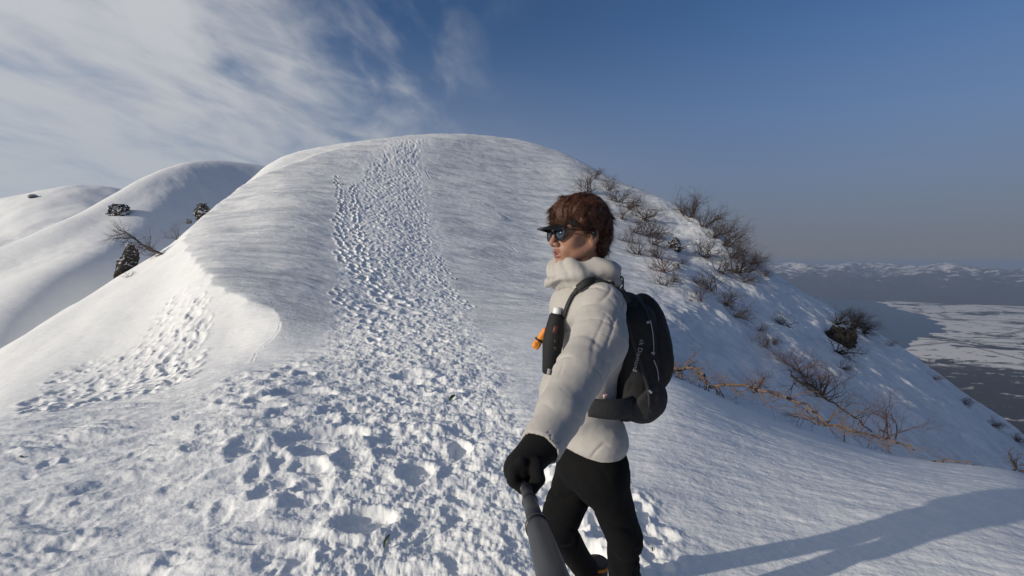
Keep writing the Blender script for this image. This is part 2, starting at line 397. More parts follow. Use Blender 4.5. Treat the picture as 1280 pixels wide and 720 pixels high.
# deep holes: a few big steps in the foreground
for (x, y, ln, wd, dp) in ((455, 652, 0.20, 0.15, 0.12), (380, 492, 0.40, 0.22, 0.14), (330, 508, 0.25, 0.16, 0.10), (520, 590, 0.14, 0.18, 0.13), (410, 545, 0.4, 0.22, 0.12), (515, 470, 0.3, 0.2, 0.12), (575, 560, 0.10, 0.16, 0.06), (560, 490, 0.2, 0.16, 0.1)):
    w = hit(x, y)
    if w: ras.stamp(w.x, w.y, ln, wd, 0.15, dp, rim=0.3)

crest = []
for c_ in ((300, 480), (316, 452), (352, 402), (300, 372), (262, 345), (240, 322), (231, 302), (243, 272), (262, 255), (300, 234), (350, 210), (400, 192), (440, 182)):
    w = hit(*c_, near=4)
    if w: crest.append((math.hypot(w.x, w.y), math.atan2(w.x, w.y)))
crest.sort()
_cr = np.array([c[0] for c in crest]); _ca = np.array([c[1] for c in crest])
_rq = np.linspace(_cr[0], _cr[-1], 900); _aq = pchip(_cr, _ca, _rq)
for _ in range(3):
    k_ = np.ones(17) / 17; _aq = np.convolve(np.pad(_aq, 8, mode='edge'), k_, 'valid')
_aq = _aq + (0.16 * pnoise(_rq * 0.9, _rq * 0 + 3.3, 2) + 0.06 * pnoise(_rq * 3.1, _rq * 0 + 1.3, 4)) / _rq
crest = list(zip(_rq, _aq))
def crest_dist(X, Y):
    R = np.hypot(X, Y); return (np.arctan2(X, Y) - np.interp(R, [c[0] for c in crest], [c[1] for c in crest])) * R
_h = hit(1042, 420); HOLLOW = (_h.x, _h.y)
def relief(X, Y, Z0):
    R = np.hypot(X, Y)
    az = np.degrees(np.arctan2(X, Y))
    D = ras.sample(X, Y)
    mk = mask.sample(X, Y)
    lim = 0.055 + 0.13 * sstep(R, 8, 30); D = np.where(D < 0, lim * np.tanh(D / lim), lim * 0.6 * np.tanh(D / lim / 0.6))
    # trodden lumps
    lump = fbm(X * 2.2, Y * 2.2, 5, 0.62, 3)
    D = D * (0.75 + 0.5 * pnoise(X * 1.3, Y * 1.3, 9)) + mk * (0.06 * lump + 0.017 * fbm(X * 9, Y * 9, 5, 0.62, 5) * (R < 22))
    # wind-carved foreground: elongated ripples
    c, s = math.cos(0.33), math.sin(0.33); U = X * c + Y * s; V_ = -X * s + Y * c
    fg = 1 - sstep(R, 6.5, 11)
    left = 1 - sstep(X, -0.6, 0.8)
    warp = 0.35 * pnoise(X * 0.9, Y * 0.9, 21)
    rip = fbm(U * 0.75 + warp, V_ * 2.6 + warp * 2, 5, 0.52, 12)
    rip2 = fbm(U * 3.2 + warp, V_ * 8.0, 3, 0.6, 17)
    D += fg * left * (1 - 0.45 * mk) * (0.11 * rip + 0.018 * rip2)
    D += (1 - sstep(R, 5, 9)) * (0.3 + 0.3 * left) * 0.009 * fbm(X * 16, Y * 16, 4, 0.65, 77)
    rightf = sstep(X, 0.2, 1.4)
    c2, s2 = math.cos(-0.22), math.sin(-0.22); U2 = X * c2 + Y * s2; V2 = -X * s2 + Y * c2
    D += fg * rightf * (0.02 * fbm(U2 * 0.8, V2 * 1.8, 5, 0.55, 31) + 0.004 * fbm(U2 * 5, V2 * 12, 2, 0.5, 33))
    # broad undulation everywhere, and layered wind crust on the hill face
    D += 0.10 * sstep(R, 8, 30) * fbm(X * 0.28, Y * 0.28, 3, 0.5, 41)
    face = sstep(R, 9, 16) * (1 - sstep(R, 62, 74)) * sstep(az, -42, -30) * (1 - mk)
    inl = sstep(az, -30, -24)
    D += face * (0.035 * fbm(X * 0.22 + 0.3 * pnoise(X * .4, Y * .4, 5), Y * 1.6 + X * 0.25, 4, 0.6, 57))
    D += (1 - sstep(az, -28, -24)) * sstep(R, 6, 9) * (Y > 0) * 0.05 * fbm(X * 0.5 + Y * 0.3, Y * 0.25 - X * 0.15, 4, 0.5, 58)
    D += face * inl * (0.06 * fbm(X * 0.5, Y * 1.5 + 0.5 * X * 0.3, 4, 0.6, 51) + 0.012 * fbm(X * 2.5, Y * 5, 2, 0.5, 55))
    # the wind-scoured face ends left in a crest; the snow drops off smooth beyond it
    cd = -crest_dist(X, Y); gate = sstep(R, 9, 11.5) * (1 - sstep(R, 46, 58)) * (Y > 0)
    dd = np.maximum(cd, 0); D -= gate * 0.42 * (1 - np.exp(-dd / 0.9)) * np.exp(-dd / 7.0)
    # rougher, gullied right flank
    fl = sstep(az, 12, 22) * sstep(R, 9, 16) * (1 - sstep(R, 60, 75))
    D += fl * (0.05 * fbm(X * 0.9, Y * 0.7, 4, 0.6, 68, ridged=True) + 0.34 * fbm(X * 0.30 - Y * 0.18, Y * 0.22 + X * 0.12, 4, 0.5, 61) + 0.022 * fbm(X * 1.8, Y * 1.3, 3, 0.55, 65))
    hx, hy = HOLLOW; dx = (X - hx); dy = (Y - hy)
    D -= 1.0 * np.exp(-((dx - 0.1) ** 2 + dy ** 2) / 0.9 ** 2); D += 0.45 * np.exp(-((dx + 0.95) ** 2 + (dy - 0.2) ** 2) / 0.55 ** 2) + 0.30 * np.exp(-((dx + 0.2) ** 2 + (dy - 1.4) ** 2) / 0.6 ** 2)
    # far lower slopes
    D += sstep(R, 90, 300) * np.minimum(R, 900) * 0.05 * fbm(X * 0.004, Y * 0.004, 5, 0.5, 71)
    return D
Zf = Zm + relief(_Xm, _Ym, Zm)
_zlook = Zf[:len(az_in)]
me = polar_mesh('snow_hill', AZn, RR, Zf, True)
_R = np.hypot(_Xm, _Ym); _cd = crest_dist(_Xm, _Ym)
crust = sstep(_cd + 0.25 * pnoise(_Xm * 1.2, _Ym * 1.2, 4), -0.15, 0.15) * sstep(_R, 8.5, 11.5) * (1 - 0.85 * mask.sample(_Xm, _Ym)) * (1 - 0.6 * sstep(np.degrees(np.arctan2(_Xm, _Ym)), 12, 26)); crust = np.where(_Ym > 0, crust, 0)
at = me.attributes.new('crust', 'FLOAT', 'POINT'); at.data.foreach_set('value', crust.astype(np.float32).ravel())
snow = snow_material('snow', [(0.9, (1, 2.2, 1), 0.10, 0.35, 3), (5, (1, 2.0, 1), 0.035, 0.45, 5), (26, (1, 1.4, 1), 0.010, 0.45, 4)])
def crusty(m):
    nt = m.node_tree; b = nt.nodes['Principled BSDF']; prev = b.inputs['Normal'].links[0].from_socket
    at = N_(nt, 'ShaderNodeAttribute', attribute_name='crust'); geo = N_(nt, 'ShaderNodeNewGeometry')
    for sc, st, dist, w in ((2.2, (1, 2.6, 5), 0.10, 0.55), (9, (1, 2.2, 4), 0.035, 0.6), (30, (1, 1.5, 2), 0.012, 0.6)):
        mp = N_(nt, 'ShaderNodeMapping'); mp.inputs['Scale'].default_value = st; lk(nt, geo.outputs['Position'], mp.inputs[0])
        nz = N_(nt, 'ShaderNodeTexNoise'); nz.inputs['Scale'].default_value = sc; nz.inputs['Detail'].default_value = 6; nz.inputs['Roughness'].default_value = 0.7; nz.inputs['Distortion'].default_value = 0.5; lk(nt, mp.outputs[0], nz.inputs[0])
        k = N_(nt, 'ShaderNodeMath', operation='MULTIPLY'); lk(nt, at.outputs['Fac'], k.inputs[0]); k.inputs[1].default_value = w
        bp = N_(nt, 'ShaderNodeBump'); bp.inputs['Distance'].default_value = dist; lk(nt, k.outputs[0], bp.inputs['Strength']); lk(nt, nz.outputs[0], bp.inputs['Height']); lk(nt, prev, bp.inputs['Normal']); prev = bp.outputs[0]
    lk(nt, prev, b.inputs['Normal'])
    # old wind crust is greyer and glassier, in streaks
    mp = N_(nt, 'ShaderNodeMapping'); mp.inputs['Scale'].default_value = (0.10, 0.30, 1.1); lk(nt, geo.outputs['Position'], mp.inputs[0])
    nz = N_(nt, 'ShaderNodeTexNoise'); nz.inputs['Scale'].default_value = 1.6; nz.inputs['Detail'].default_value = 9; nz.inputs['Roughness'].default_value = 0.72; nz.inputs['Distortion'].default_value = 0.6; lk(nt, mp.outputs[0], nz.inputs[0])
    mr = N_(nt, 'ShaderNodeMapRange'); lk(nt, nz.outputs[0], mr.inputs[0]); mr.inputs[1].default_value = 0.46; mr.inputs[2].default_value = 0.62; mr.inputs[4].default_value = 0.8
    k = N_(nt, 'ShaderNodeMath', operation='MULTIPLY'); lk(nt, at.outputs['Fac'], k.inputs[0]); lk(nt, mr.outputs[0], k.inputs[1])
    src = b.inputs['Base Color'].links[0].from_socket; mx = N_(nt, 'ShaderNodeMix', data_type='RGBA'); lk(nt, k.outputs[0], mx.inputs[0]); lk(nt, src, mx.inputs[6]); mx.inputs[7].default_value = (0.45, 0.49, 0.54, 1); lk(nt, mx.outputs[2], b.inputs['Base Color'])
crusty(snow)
# lower forested flanks show dark between the snow
m = snow; nt = m.node_tree; b = nt.nodes['Principled BSDF']; src = b.inputs['Base Color'].links[0].from_socket
geo = N_(nt, 'ShaderNodeNewGeometry'); sp = N_(nt, 'ShaderNodeSeparateXYZ'); lk(nt, geo.outputs['Position'], sp.inputs[0])
nz = N_(nt, 'ShaderNodeTexNoise'); nz.inputs['Scale'].default_value = 0.012; nz.inputs['Detail'].default_value = 8; nz.inputs['Roughness'].default_value = 0.65; lk(nt, geo.outputs['Position'], nz.inputs[0])
ad = N_(nt, 'ShaderNodeMath', operation='MULTIPLY_ADD'); lk(nt, nz.outputs[0], ad.inputs[0]); ad.inputs[1].default_value = 260; lk(nt, sp.outputs[2], ad.inputs[2])
mr = N_(nt, 'ShaderNodeMapRange'); lk(nt, ad.outputs[0], mr.inputs[0]); mr.inputs[1].default_value = 60; mr.inputs[2].default_value = 20
mx = N_(nt, 'ShaderNodeMix', data_type='RGBA'); lk(nt, mr.outputs[0], mx.inputs[0]); lk(nt, src, mx.inputs[6]); mx.inputs[7].default_value = (0.045, 0.036, 0.030, 1); lk(nt, mx.outputs[2], b.inputs['Base Color'])
hill = tag(link('snow_hill', me, snow), 'snow covered ridge rising to a domed hill with a beaten trail', None, None, 'structure')

# ------------------------------------------------------------ smooth ridges behind, left
def side_ridge(name, sil, mid, low, seed, label, amp=1.0, az0=-80, az1=-8):
    def ln(L_, l, r): return [q(az0, *l)] + [p(*a) for a in L_] + [q(az1, *r)]
    s = ln(sil, *sil_ends[name][0]); m_ = ln(mid, *sil_ends[name][1]); lo = ln(low, *sil_ends[name][2])
    def out_(l, fr, fz):
        o = []
        for kind, a, b, c in l:
            v = P(a, b, c) if kind == 'p' else Vector((math.sin(math.radians(a)) * b, math.cos(math.radians(a)) * b, c))
            r = math.hypot(v.x, v.y); o.append(q(math.degrees(math.atan2(v.x, v.y)), r * fr, v.z - r * fz))
        return o
    lf = Loft([out_(lo, 0.5, 0.45), lo, m_, s, out_(s, 1.12, 0.04), out_(s, 1.7, 0.5), out_(s, 4, 2.6)], smooth=2)
    az = np.arange(az0, az1, 0.15); r0 = float(np.exp(lf.lines[0][0]).min()); r1 = float(np.exp(lf.lines[3][0][(lf.azg > az0) & (lf.azg < az1)]).max())
    rr = np.concatenate([np.geomspace(r0, r1 * 1.15, 420), np.geomspace(r1 * 1.2, r1 * 4, 30)])
    Z = lf.grid(az, np.log(rr)); X = np.sin(np.radians(az))[:, None] * rr; Y = np.cos(np.radians(az))[:, None] * rr
    Z = Z + amp * (1.0 * fbm(X * 0.035, Y * 0.035, 3, 0.5, seed) + 0.30 * sstep(pnoise(X * 0.03, Y * 0.03, seed + 9), -0.1, 0.5) * fbm(X * 0.2, Y * 0.2, 4, 0.55, seed + 3) + 0.02 * fbm(X * 0.8, Y * 0.8, 3, 0.5, seed + 5))
    return tag(link(name, polar_mesh(name, az, rr, Z, False), snow_far), label, None, None, 'structure')
snow_far = snow_material('smooth_snow', [(0.12, (1, 1.6, 1), 0.6, 0.4, 4), (0.9, (1, 2, 1), 0.08, 0.4, 5)])
sil_ends = {
 'snow_shoulder': [((110, -8), (125, 8)), ((90, -14), (112, 0)), ((40, -22), (90, -6))],
 'far_snow_ridge': [((260, 5), (260, 20)), ((220, -8), (220, -10)), ((110, -30), (180, -30))],
}
side_ridge('snow_shoulder',
    [(0, 314, 64), (60, 284, 70), (110, 259, 76), (150, 238, 82), (200, 212, 91), (240, 201, 98), (290, 203, 106), (330, 207, 110), (400, 230, 114)],
    [(0, 342, 55), (60, 313, 61), (110, 288, 68), (150, 265, 75), (200, 240, 83), (240, 228, 90), (290, 228, 98), (330, 230, 103), (400, 256, 102)],
    [(0, 480, 30), (60, 440, 36), (110, 405, 44), (150, 375, 54), (200, 345, 66), (240, 325, 77), (290, 300, 86), (330, 285, 88), (400, 300, 95)],
    81, 'smooth snow shoulder falling to the left behind the hill')
side_ridge('far_snow_ridge',
    [(-100, 268, 190), (0, 250, 195), (40, 240, 200), (80, 235, 205), (130, 234, 208), (165, 240, 212), (260, 262, 220)],
    [(-100, 300, 160), (0, 278, 165), (60, 260, 170), (100, 255, 175), (165, 260, 190), (260, 280, 200)],
    [(-100, 430, 100), (0, 400, 110), (60, 380, 120), (100, 360, 130), (165, 340, 150), (260, 340, 170)],
    91, 'distant rounded snow ridge at the far left', amp=2.0)
# ------------------------------------------------------------ valley: plain, lake, mountains, haze
m, nt, b = new_mat('plain_fields')
geo = N_(nt, 'ShaderNodeNewGeometry')
def mth(op, a, b_=None, c_=None, clamp=False):
    n = N_(nt, 'ShaderNodeMath', operation=op); n.use_clamp = clamp
    for i, v in enumerate((a, b_, c_)):
        if v is None: continue
        if isinstance(v, (int, float)): n.inputs[i].default_value = v
        else: lk(nt, v, n.inputs[i])
    return n.outputs[0]
def mrg(v, a, b_, c_=0.0, d=1.0):
    n = N_(nt, 'ShaderNodeMapRange'); lk(nt, v, n.inputs[0])
    for i, x in enumerate((a, b_, c_, d)): n.inputs[i + 1].default_value = x
    return n.outputs[0]
def nzz(scale, det=6, rough=0.6, stretch=(1, 1, 1), dist=0.0):
    mp = N_(nt, 'ShaderNodeMapping'); mp.inputs['Scale'].default_value = tuple(scale * s for s in stretch); lk(nt, geo.outputs['Position'], mp.inputs[0])
    n = N_(nt, 'ShaderNodeTexNoise'); n.inputs['Scale'].default_value = 1; n.inputs['Detail'].default_value = det; n.inputs['Roughness'].default_value = rough; n.inputs['Distortion'].default_value = dist
    lk(nt, mp.outputs[0], n.inputs[0]); return n.outputs[0]
# tree belts and hamlets: thin streaky patches; roads: cell borders
trees = mth('MAXIMUM', mrg(nzz(0.0011, 8, 0.68, (1, 1.5, 1), 0.6), 0.54, 0.57), mth('MULTIPLY', mrg(nzz(0.004, 6, 0.7, (1, 1.6, 1)), 0.575, 0.60), 0.85))
vor = N_(nt, 'ShaderNodeTexVoronoi', feature='DISTANCE_TO_EDGE'); mpv = N_(nt, 'ShaderNodeMapping'); mpv.inputs['Scale'].default_value = (0.0009, 0.0006, 0.001); mpv.inputs['Rotation'].default_value = (0, 0, 1.1)
lk(nt, geo.outputs['Position'], mpv.inputs[0]); lk(nt, mpv.outputs[0], vor.inputs[0]); vor.inputs['Scale'].default_value = 1
roads = mth('MULTIPLY', mrg(vor.outputs['Distance'], 0.022, 0.012), 0.6)
sp = N_(nt, 'ShaderNodeSeparateXYZ'); lk(nt, geo.outputs['Position'], sp.inputs[0])
rad = mth('POWER', mth('ADD', mth('POWER', sp.outputs[0], 2), mth('POWER', sp.outputs[1], 2)), 0.5)
foot_ = mrg(mth('ADD', rad, mth('MULTIPLY', nzz(0.0016, 6, 0.65), 2600)), 7600, 7300)   # forest at the mountain's foot
dark = mth('MAXIMUM', mth('MAXIMUM', trees, roads), mth('MULTIPLY', foot_, mrg(nzz(0.006, 6, 0.7, (1, 1.4, 1)), 0.64, 0.56)))
mx = N_(nt, 'ShaderNodeMix', data_type='RGBA'); lk(nt, dark, mx.inputs[0]); mx.inputs[6].default_value = (0.80, 0.76, 0.70, 1); mx.inputs[7].default_value = (0.022, 0.020, 0.020, 1)
lk(nt, mx.outputs[2], b.inputs['Base Color']); b.inputs['Roughness'].default_value = 0.9
VZ = -1000.0
a = np.radians(np.arange(0, 360, 3)); rr = np.geomspace(400, 60000, 40)
X = np.sin(a)[:, None] * rr; Y = np.cos(a)[:, None] * rr
me = polar_mesh('plain', np.degrees(a), rr, np.full_like(X, VZ), True)
tag(link('plain', me, m), 'wide snowy farmland plain far below', None, None, 'structure')

# lake: outline on the plain
def onplain(px, py): a_, b_ = ray(px, py); d = VZ / b_; return (a_ * d, d)
shore = [(1172, 404), (1178, 408), (1180, 414), (1165, 420), (1138, 426), (1132, 436), (1085, 431), (960, 440), (700, 440), (500, 400), (500, 366), (700, 362), (900, 362), (1020, 364), (1060, 370), (1096, 377), (1112, 384), (1128, 388), (1150, 393), (1162, 399)]
pts = [onplain(*s) for s in shore]
fine = []
for i in range(len(pts)):
    a0 = Vector(pts[i]); a1 = Vector(pts[(i + 1) % len(pts)])
    for t in np.arange(0, 1, 0.125):
        v = a0.lerp(a1, t); k = min(1, 4 * t * (1 - t)); n_ = mnoise.noise(Vector((v.x * 0.002, v.y * 0.002, 0))) * 260 * k
        nn = Vector((-(a1 - a0).y, (a1 - a0).x)).normalized(); fine.append(v + nn * n_)
bm = bmesh.new(); vs = [bm.verts.new((v.x, v.y, VZ + 3)) for v in fine]; f = bm.faces.new(vs); bmesh.ops.triangulate(bm, faces=[f])
for f in bm.faces:
    if f.normal.z < 0: f.normal_flip()
me = bpy.data.meshes.new('lake'); bm.to_mesh(me); bm.free()
wm_ = simple('lake_water', (0.03, 0.045, 0.07), rough=0.35, noise=0.2, nscale=0.001)
tag(link('lake', me, wm_), 'dark blue lake beside the snowy plain', None, None, 'structure')

# far mountains: ridged height field
mm, nt, b = new_mat('mountain_snow_and_forest')
geo = N_(nt, 'ShaderNodeNewGeometry'); sp = N_(nt, 'ShaderNodeSeparateXYZ'); lk(nt, geo.outputs['Position'], sp.inputs[0])
n_a = nzz(0.0009, 8, 0.7); n_b = nzz(0.0035, 6, 0.7)
hgt = mth('ADD', sp.outputs[2], mth('MULTIPLY', mth('SUBTRACT', n_a, 0.5), 1500))
hgt = mth('ADD', hgt, mth('MULTIPLY', mth('SUBTRACT', n_b, 0.5), 2600))
mx = N_(nt, 'ShaderNodeMix', data_type='RGBA'); lk(nt, mrg(hgt, -330, 60), mx.inputs[0]); mx.inputs[6].default_value = (0.05, 0.05, 0.05, 1); mx.inputs[7].default_value = (0.62, 0.60, 0.60, 1)
lk(nt, mx.outputs[2], b.inputs['Base Color']); b.inputs['Roughness'].default_value = 0.9
az = np.arange(-6, 62, 0.10); rr = np.linspace(12800, 30000, 150)
A_ = np.radians(az)[:, None]; X = np.sin(A_) * rr; Y = np.cos(A_) * rr
prof = sstep(rr, 13200, 21000)[None] * (1 - 0.5 * sstep(rr, 23000, 30000))[None]
rid = fbm(X * 0.00022, Y * 0.00022, 7, 0.52, 5, ridged=True)
Z = VZ - 30 + prof * (640 + 560 * rid + 0.5 * 300 * fbm(X * 0.0001, Y * 0.0001, 2, 0.5, 8))
Z = np.minimum(Z - 110, 20)
tag(link('far_mountains', polar_mesh('far_mountains', az, rr, Z, False), mm), 'hazy snow streaked mountains beyond the lake and plain', None, None, 'structure')

def build_haze():
    bm = bmesh.new(); bmesh.ops.create_cube(bm, size=1)
    me = bpy.data.meshes.new('haze'); bm.to_mesh(me); bm.free()
    o = bpy.data.objects.new('haze', me); C.objects.link(o); o.scale = (64000, 64000, 1165); o.location = (0, 0, 64 - 1165 / 2)
    m = bpy.data.materials.new('haze'); m.use_nodes = True; nt = m.node_tree; nt.nodes.clear()
    ou = nt.nodes.new('ShaderNodeOutputMaterial'); v = nt.nodes.new('ShaderNodeVolumePrincipled')
    v.inputs['Color'].default_value = (0.34, 0.45, 0.66, 1); v.inputs['Density'].default_value = HAZE_D; v.inputs['Anisotropy'].default_value = 0.0
    nt.links.new(v.outputs[0], ou.inputs['Volume']); me.materials.append(m)
    tag(o, 'pale haze filling the valley air', None, None, 'stuff')
HAZE_D = 0.00005
build_haze()
# ------------------------------------------------------------ rocks, shrubs, branches
def tubes(name, segs, mat, sides=4, parent=None, smooth=True):
    """segs: list of (p0, p1, r0, r1); one mesh"""
    A = np.array([s[0][:] for s in segs], float); B = np.array([s[1][:] for s in segs], float)
    ra = np.array([s[2] for s in segs]); rb = np.array([s[3] for s in segs]); n = len(segs)
    d = B - A; d /= np.linalg.norm(d, axis=1)[:, None] + 1e-9
    up = np.where(np.abs(d[:, 2:3]) > 0.9, np.array([[1., 0, 0]]), np.array([[0, 0, 1.]]))
    u = np.cross(d, up); u /= np.linalg.norm(u, axis=1)[:, None]; v = np.cross(d, u)
    V = []
    for E, r in ((A, ra), (B, rb)):
        for k in range(sides):
            t = 2 * math.pi * k / sides; V.append(E + (u * math.cos(t) + v * math.sin(t)) * r[:, None])
    V = np.stack(V, 1)
    base = np.arange(n)[:, None] * (2 * sides); Fq = []
    for k in range(sides):
        k2 = (k + 1) % sides; Fq.append(base + np.array([[k, k2, sides + k2, sides + k]]))
    return link(name, mesh_np(name, V.reshape(-1, 3), np.concatenate(Fq), smooth), mat, parent)

def grow(rnd, p, d, ln, r, depth, segs, curl=0.35, droop=0.0, split=3, up=0.0, step=None):
    n = 4; pts = [p.copy()]; dd = d.normalized()
    for i in range(n):
        dd = (dd + Vector((rnd.gauss(0, curl), rnd.gauss(0, curl), rnd.gauss(0, curl) + up - droop)) * 0.5).normalized()
        q_ = pts[-1] + dd * ln / n; r1 = r * (1 - 0.16)
        segs.append((pts[-1], q_, r, r1)); r = r1; pts.append(q_)
        if depth > 0 and (i > 0 or rnd.random() < 0.4):
            for _ in range(1 if rnd.random() < 0.75 else 2):
                side = Vector((rnd.gauss(0, 1), rnd.gauss(0, 1), rnd.gauss(0, 0.8) + 0.2)); side = (side - dd * side.dot(dd)).normalized()
                nd = (dd * 0.75 + side * rnd.uniform(0.5, 0.95)).normalized()
                grow(rnd, q_, nd, ln * rnd.uniform(0.45, 0.75), r * 0.62, depth - 1, segs, curl, droop, split, up)

bark = simple('dark_bark', (0.065, 0.046, 0.038), rough=0.9, noise=0.7, nscale=5)
bark_lit = simple('sunlit_tan_bark', (0.16, 0.105, 0.075), rough=0.75, noise=0.45, nscale=14)  # tan bark with the warm sunlight on the branches put into its colour
bark_red = simple('reddish_twig_bark', (0.10, 0.055, 0.042), rough=0.85, noise=0.4, nscale=10)

def shrub(px, py, hpx, label, lean=(0.5, -0.3, 0.5), n=6, spread=0.7, depth=3, mat=None, seed=None, name='bare_shrub', group='bare shrubs on the right flank', d=None, wide=1.0, thick=1.0):
    rnd = random.Random(seed if seed is not None else int(px * 7 + py))
    w = hit(px, py, near=4) if d is None else P(px, py, d)
    if w is None: w = hit(px, py + 6, near=4)
    if w is None: print('shrub missed', px, py); return
    if d is None: w.z = ground0(w.x, w.y) 
    h = hpx * w.y / F; segs = []
    lv = Vector(lean)
    for i in range(n):
        dd = lv + Vector((rnd.gauss(0, spread), rnd.gauss(0, spread), rnd.gauss(0, spread * 0.5)))
        off = Vector((rnd.gauss(0, 0.12 * h * wide), rnd.gauss(0, 0.12 * h), -0.05 * h))
        dd.z = abs(dd.z) * 0.8 + 0.15
        grow(rnd, off, dd, h * rnd.uniform(0.65, 1.0), max(0.010, 0.018 * h) * thick * 1.15, depth, segs, curl=0.45)
    o = tubes(name, segs, mat or bark, 3)
    o.location = w
    return tag(o, label, 'shrub', group)

def rock(name, px, py, wpx, hpx, label, seed=1, d=None, sink=0.15, mat=None, snowcap=True, squash=0.7, cat='rock', near=4):
    w = hit(px, py, near=near) if d is None else P(px, py, d)
    if w is None: print('rock missed', px, py); return
    W2 = wpx * w.y / F / 2; H = hpx * w.y / F
    bm = bmesh.new(); bmesh.ops.create_icosphere(bm, subdivisions=5, radius=1)
    for v in bm.verts:
        c = v.co.copy(); f = 1 + 0.35 * mnoise.noise(c * 1.4 + Vector((seed, 0, 0))) + 0.22 * abs(mnoise.noise(c * 3.4 + Vector((0, seed, 0)))) + 0.08 * mnoise.noise(c * 9)
        c = c * (f - 0.5 * abs(mnoise.noise(c * 2.1 + Vector((5, seed, 2))))); c.x = round(c.x * 7) / 7 * 0.35 + c.x * 0.65; c.z = round(c.z * 6) / 6 * 0.35 + c.z * 0.65
        v.co = Vector((c.x * W2, c.y * W2 * 0.8, c.z * H * 0.5))
    me = bpy.data.meshes.new(name); bm.to_mesh(me); bm.free()
    o = link(name, me, mat or rock_m); o.location = w + Vector((0, 0, H * (0.5 - sink)))
    return tag(o, label, cat)
rock_m, nt, b = new_mat('dark_rock_with_snow')
geo = N_(nt, 'ShaderNodeNewGeometry'); sp = N_(nt, 'ShaderNodeSeparateXYZ'); lk(nt, geo.outputs['Normal'], sp.inputs[0])
tcn = N_(nt, 'ShaderNodeTexCoord'); nz = N_(nt, 'ShaderNodeTexNoise'); nz.inputs['Scale'].default_value = 2.2; nz.inputs['Detail'].default_value = 7; nz.inputs['Roughness'].default_value = 0.7; lk(nt, tcn.outputs['Object'], nz.inputs[0])
ad = N_(nt, 'ShaderNodeMath', operation='MULTIPLY_ADD'); lk(nt, nz.outputs[0], ad.inputs[0]); ad.inputs[1].default_value = 1.1; lk(nt, sp.outputs[2], ad.inputs[2])
mr = N_(nt, 'ShaderNodeMapRange'); lk(nt, ad.outputs[0], mr.inputs[0]); mr.inputs[1].default_value = 0.86; mr.inputs[2].default_value = 0.98
rk = N_(nt, 'ShaderNodeMix', data_type='RGBA'); lk(nt, nz.outputs[0], rk.inputs[0]); rk.inputs[6].default_value = (0.012, 0.010, 0.009, 1); rk.inputs[7].default_value = (0.055, 0.045, 0.038, 1)
mx = N_(nt, 'ShaderNodeMix', data_type='RGBA'); lk(nt, mr.outputs[0], mx.inputs[0]); lk(nt, rk.outputs[2], mx.inputs[6]); mx.inputs[7].default_value = (0.8, 0.81, 0.83, 1); lk(nt, mx.outputs[2], b.inputs['Base Color'])
b.inputs['Roughness'].default_value = 0.85
bp = N_(nt, 'ShaderNodeBump'); bp.inputs['Strength'].default_value = 0.8; bp.inputs['Distance'].default_value = 0.05; lk(nt, nz.outputs[0], bp.inputs['Height']); lk(nt, bp.outputs[0], b.inputs['Normal'])

bark_dark = simple('blackish_bark', (0.018, 0.013, 0.011), rough=0.9, noise=0.4, nscale=6)
rock_bare = simple('bare_dark_rock', (0.016, 0.012, 0.010), rough=0.9, noise=0.5, nscale=4, bump=1.0, bscale=14)
# left: boulders and twigs poking through the snow
def shoulder_point(px, py):
    dg = bpy.context.evaluated_depsgraph_get(); a_, b_ = ray(px, py)
    ok, loc, *_ = S.ray_cast(dg, Vector((0, 0, 0)), Vector((a_, 1, b_)).normalized())
    return loc if ok else None
haze_o = bpy.data.objects['haze']; haze_o.hide_viewport = True
w = shoulder_point(150, 266); rock('boulder', 150, 268, 26, 20, 'snow capped dark boulder alone on the smooth left shoulder', seed=3, d=w.y, sink=0.38)
w = shoulder_point(40, 247); 
if w: rock('boulder', 41, 247, 9, 6, 'tiny dark rock on the crest of the farthest left ridge', seed=8, d=w.y, sink=0.3)
haze_o.hide_viewport = False
_r = rock('rock_outcrop', 160, 342, 20, 52, 'tall dark jagged rock on the edge of the bright left slope', seed=9, d=23.4, sink=0.28); _r.rotation_euler = (0, math.radians(14), 0.5)
rock('rock_outcrop', 253, 270, 20, 24, 'dark jagged rock on the left edge below the hilltop', seed=12, d=33.5, sink=0.35)
rock('rock_outcrop', 236, 278, 7, 6, 'small dark stone just left of the jagged edge rock', seed=15, d=31, sink=0.3)
segs = []; rnd = random.Random(4)
pa = [P(203, 318, 22.0), P(190, 312, 22.1), P(178, 306, 22.2), P(169, 298, 22.4), P(160, 291, 22.6)]
for i in range(4):
    segs.append((pa[i], pa[i + 1], 0.06 - 0.01 * i, 0.05 - 0.01 * i))
    for _ in range(5): grow(rnd, pa[i].lerp(pa[i + 1], rnd.random()), Vector((-0.7, rnd.gauss(0, .3), rnd.uniform(-0.2, 0.5))), 0.8, 0.02, 2, segs)
tag(tubes('leaning_branch', segs, bark, 4), 'thin bare branch leaning over the tall jagged rock at left', 'branch')
shrub(222, 293, 16, 'thin grey bare shrub at the left edge between two rocks', lean=(-0.6, 0, 0.3), n=7, depth=3, name='bare_shrub', group=None)
shrub(165, 345, 12, 'faint low twigs on the bright slope below the tall rock', lean=(-0.5, 0, 0.2), n=4, depth=2, group=None)

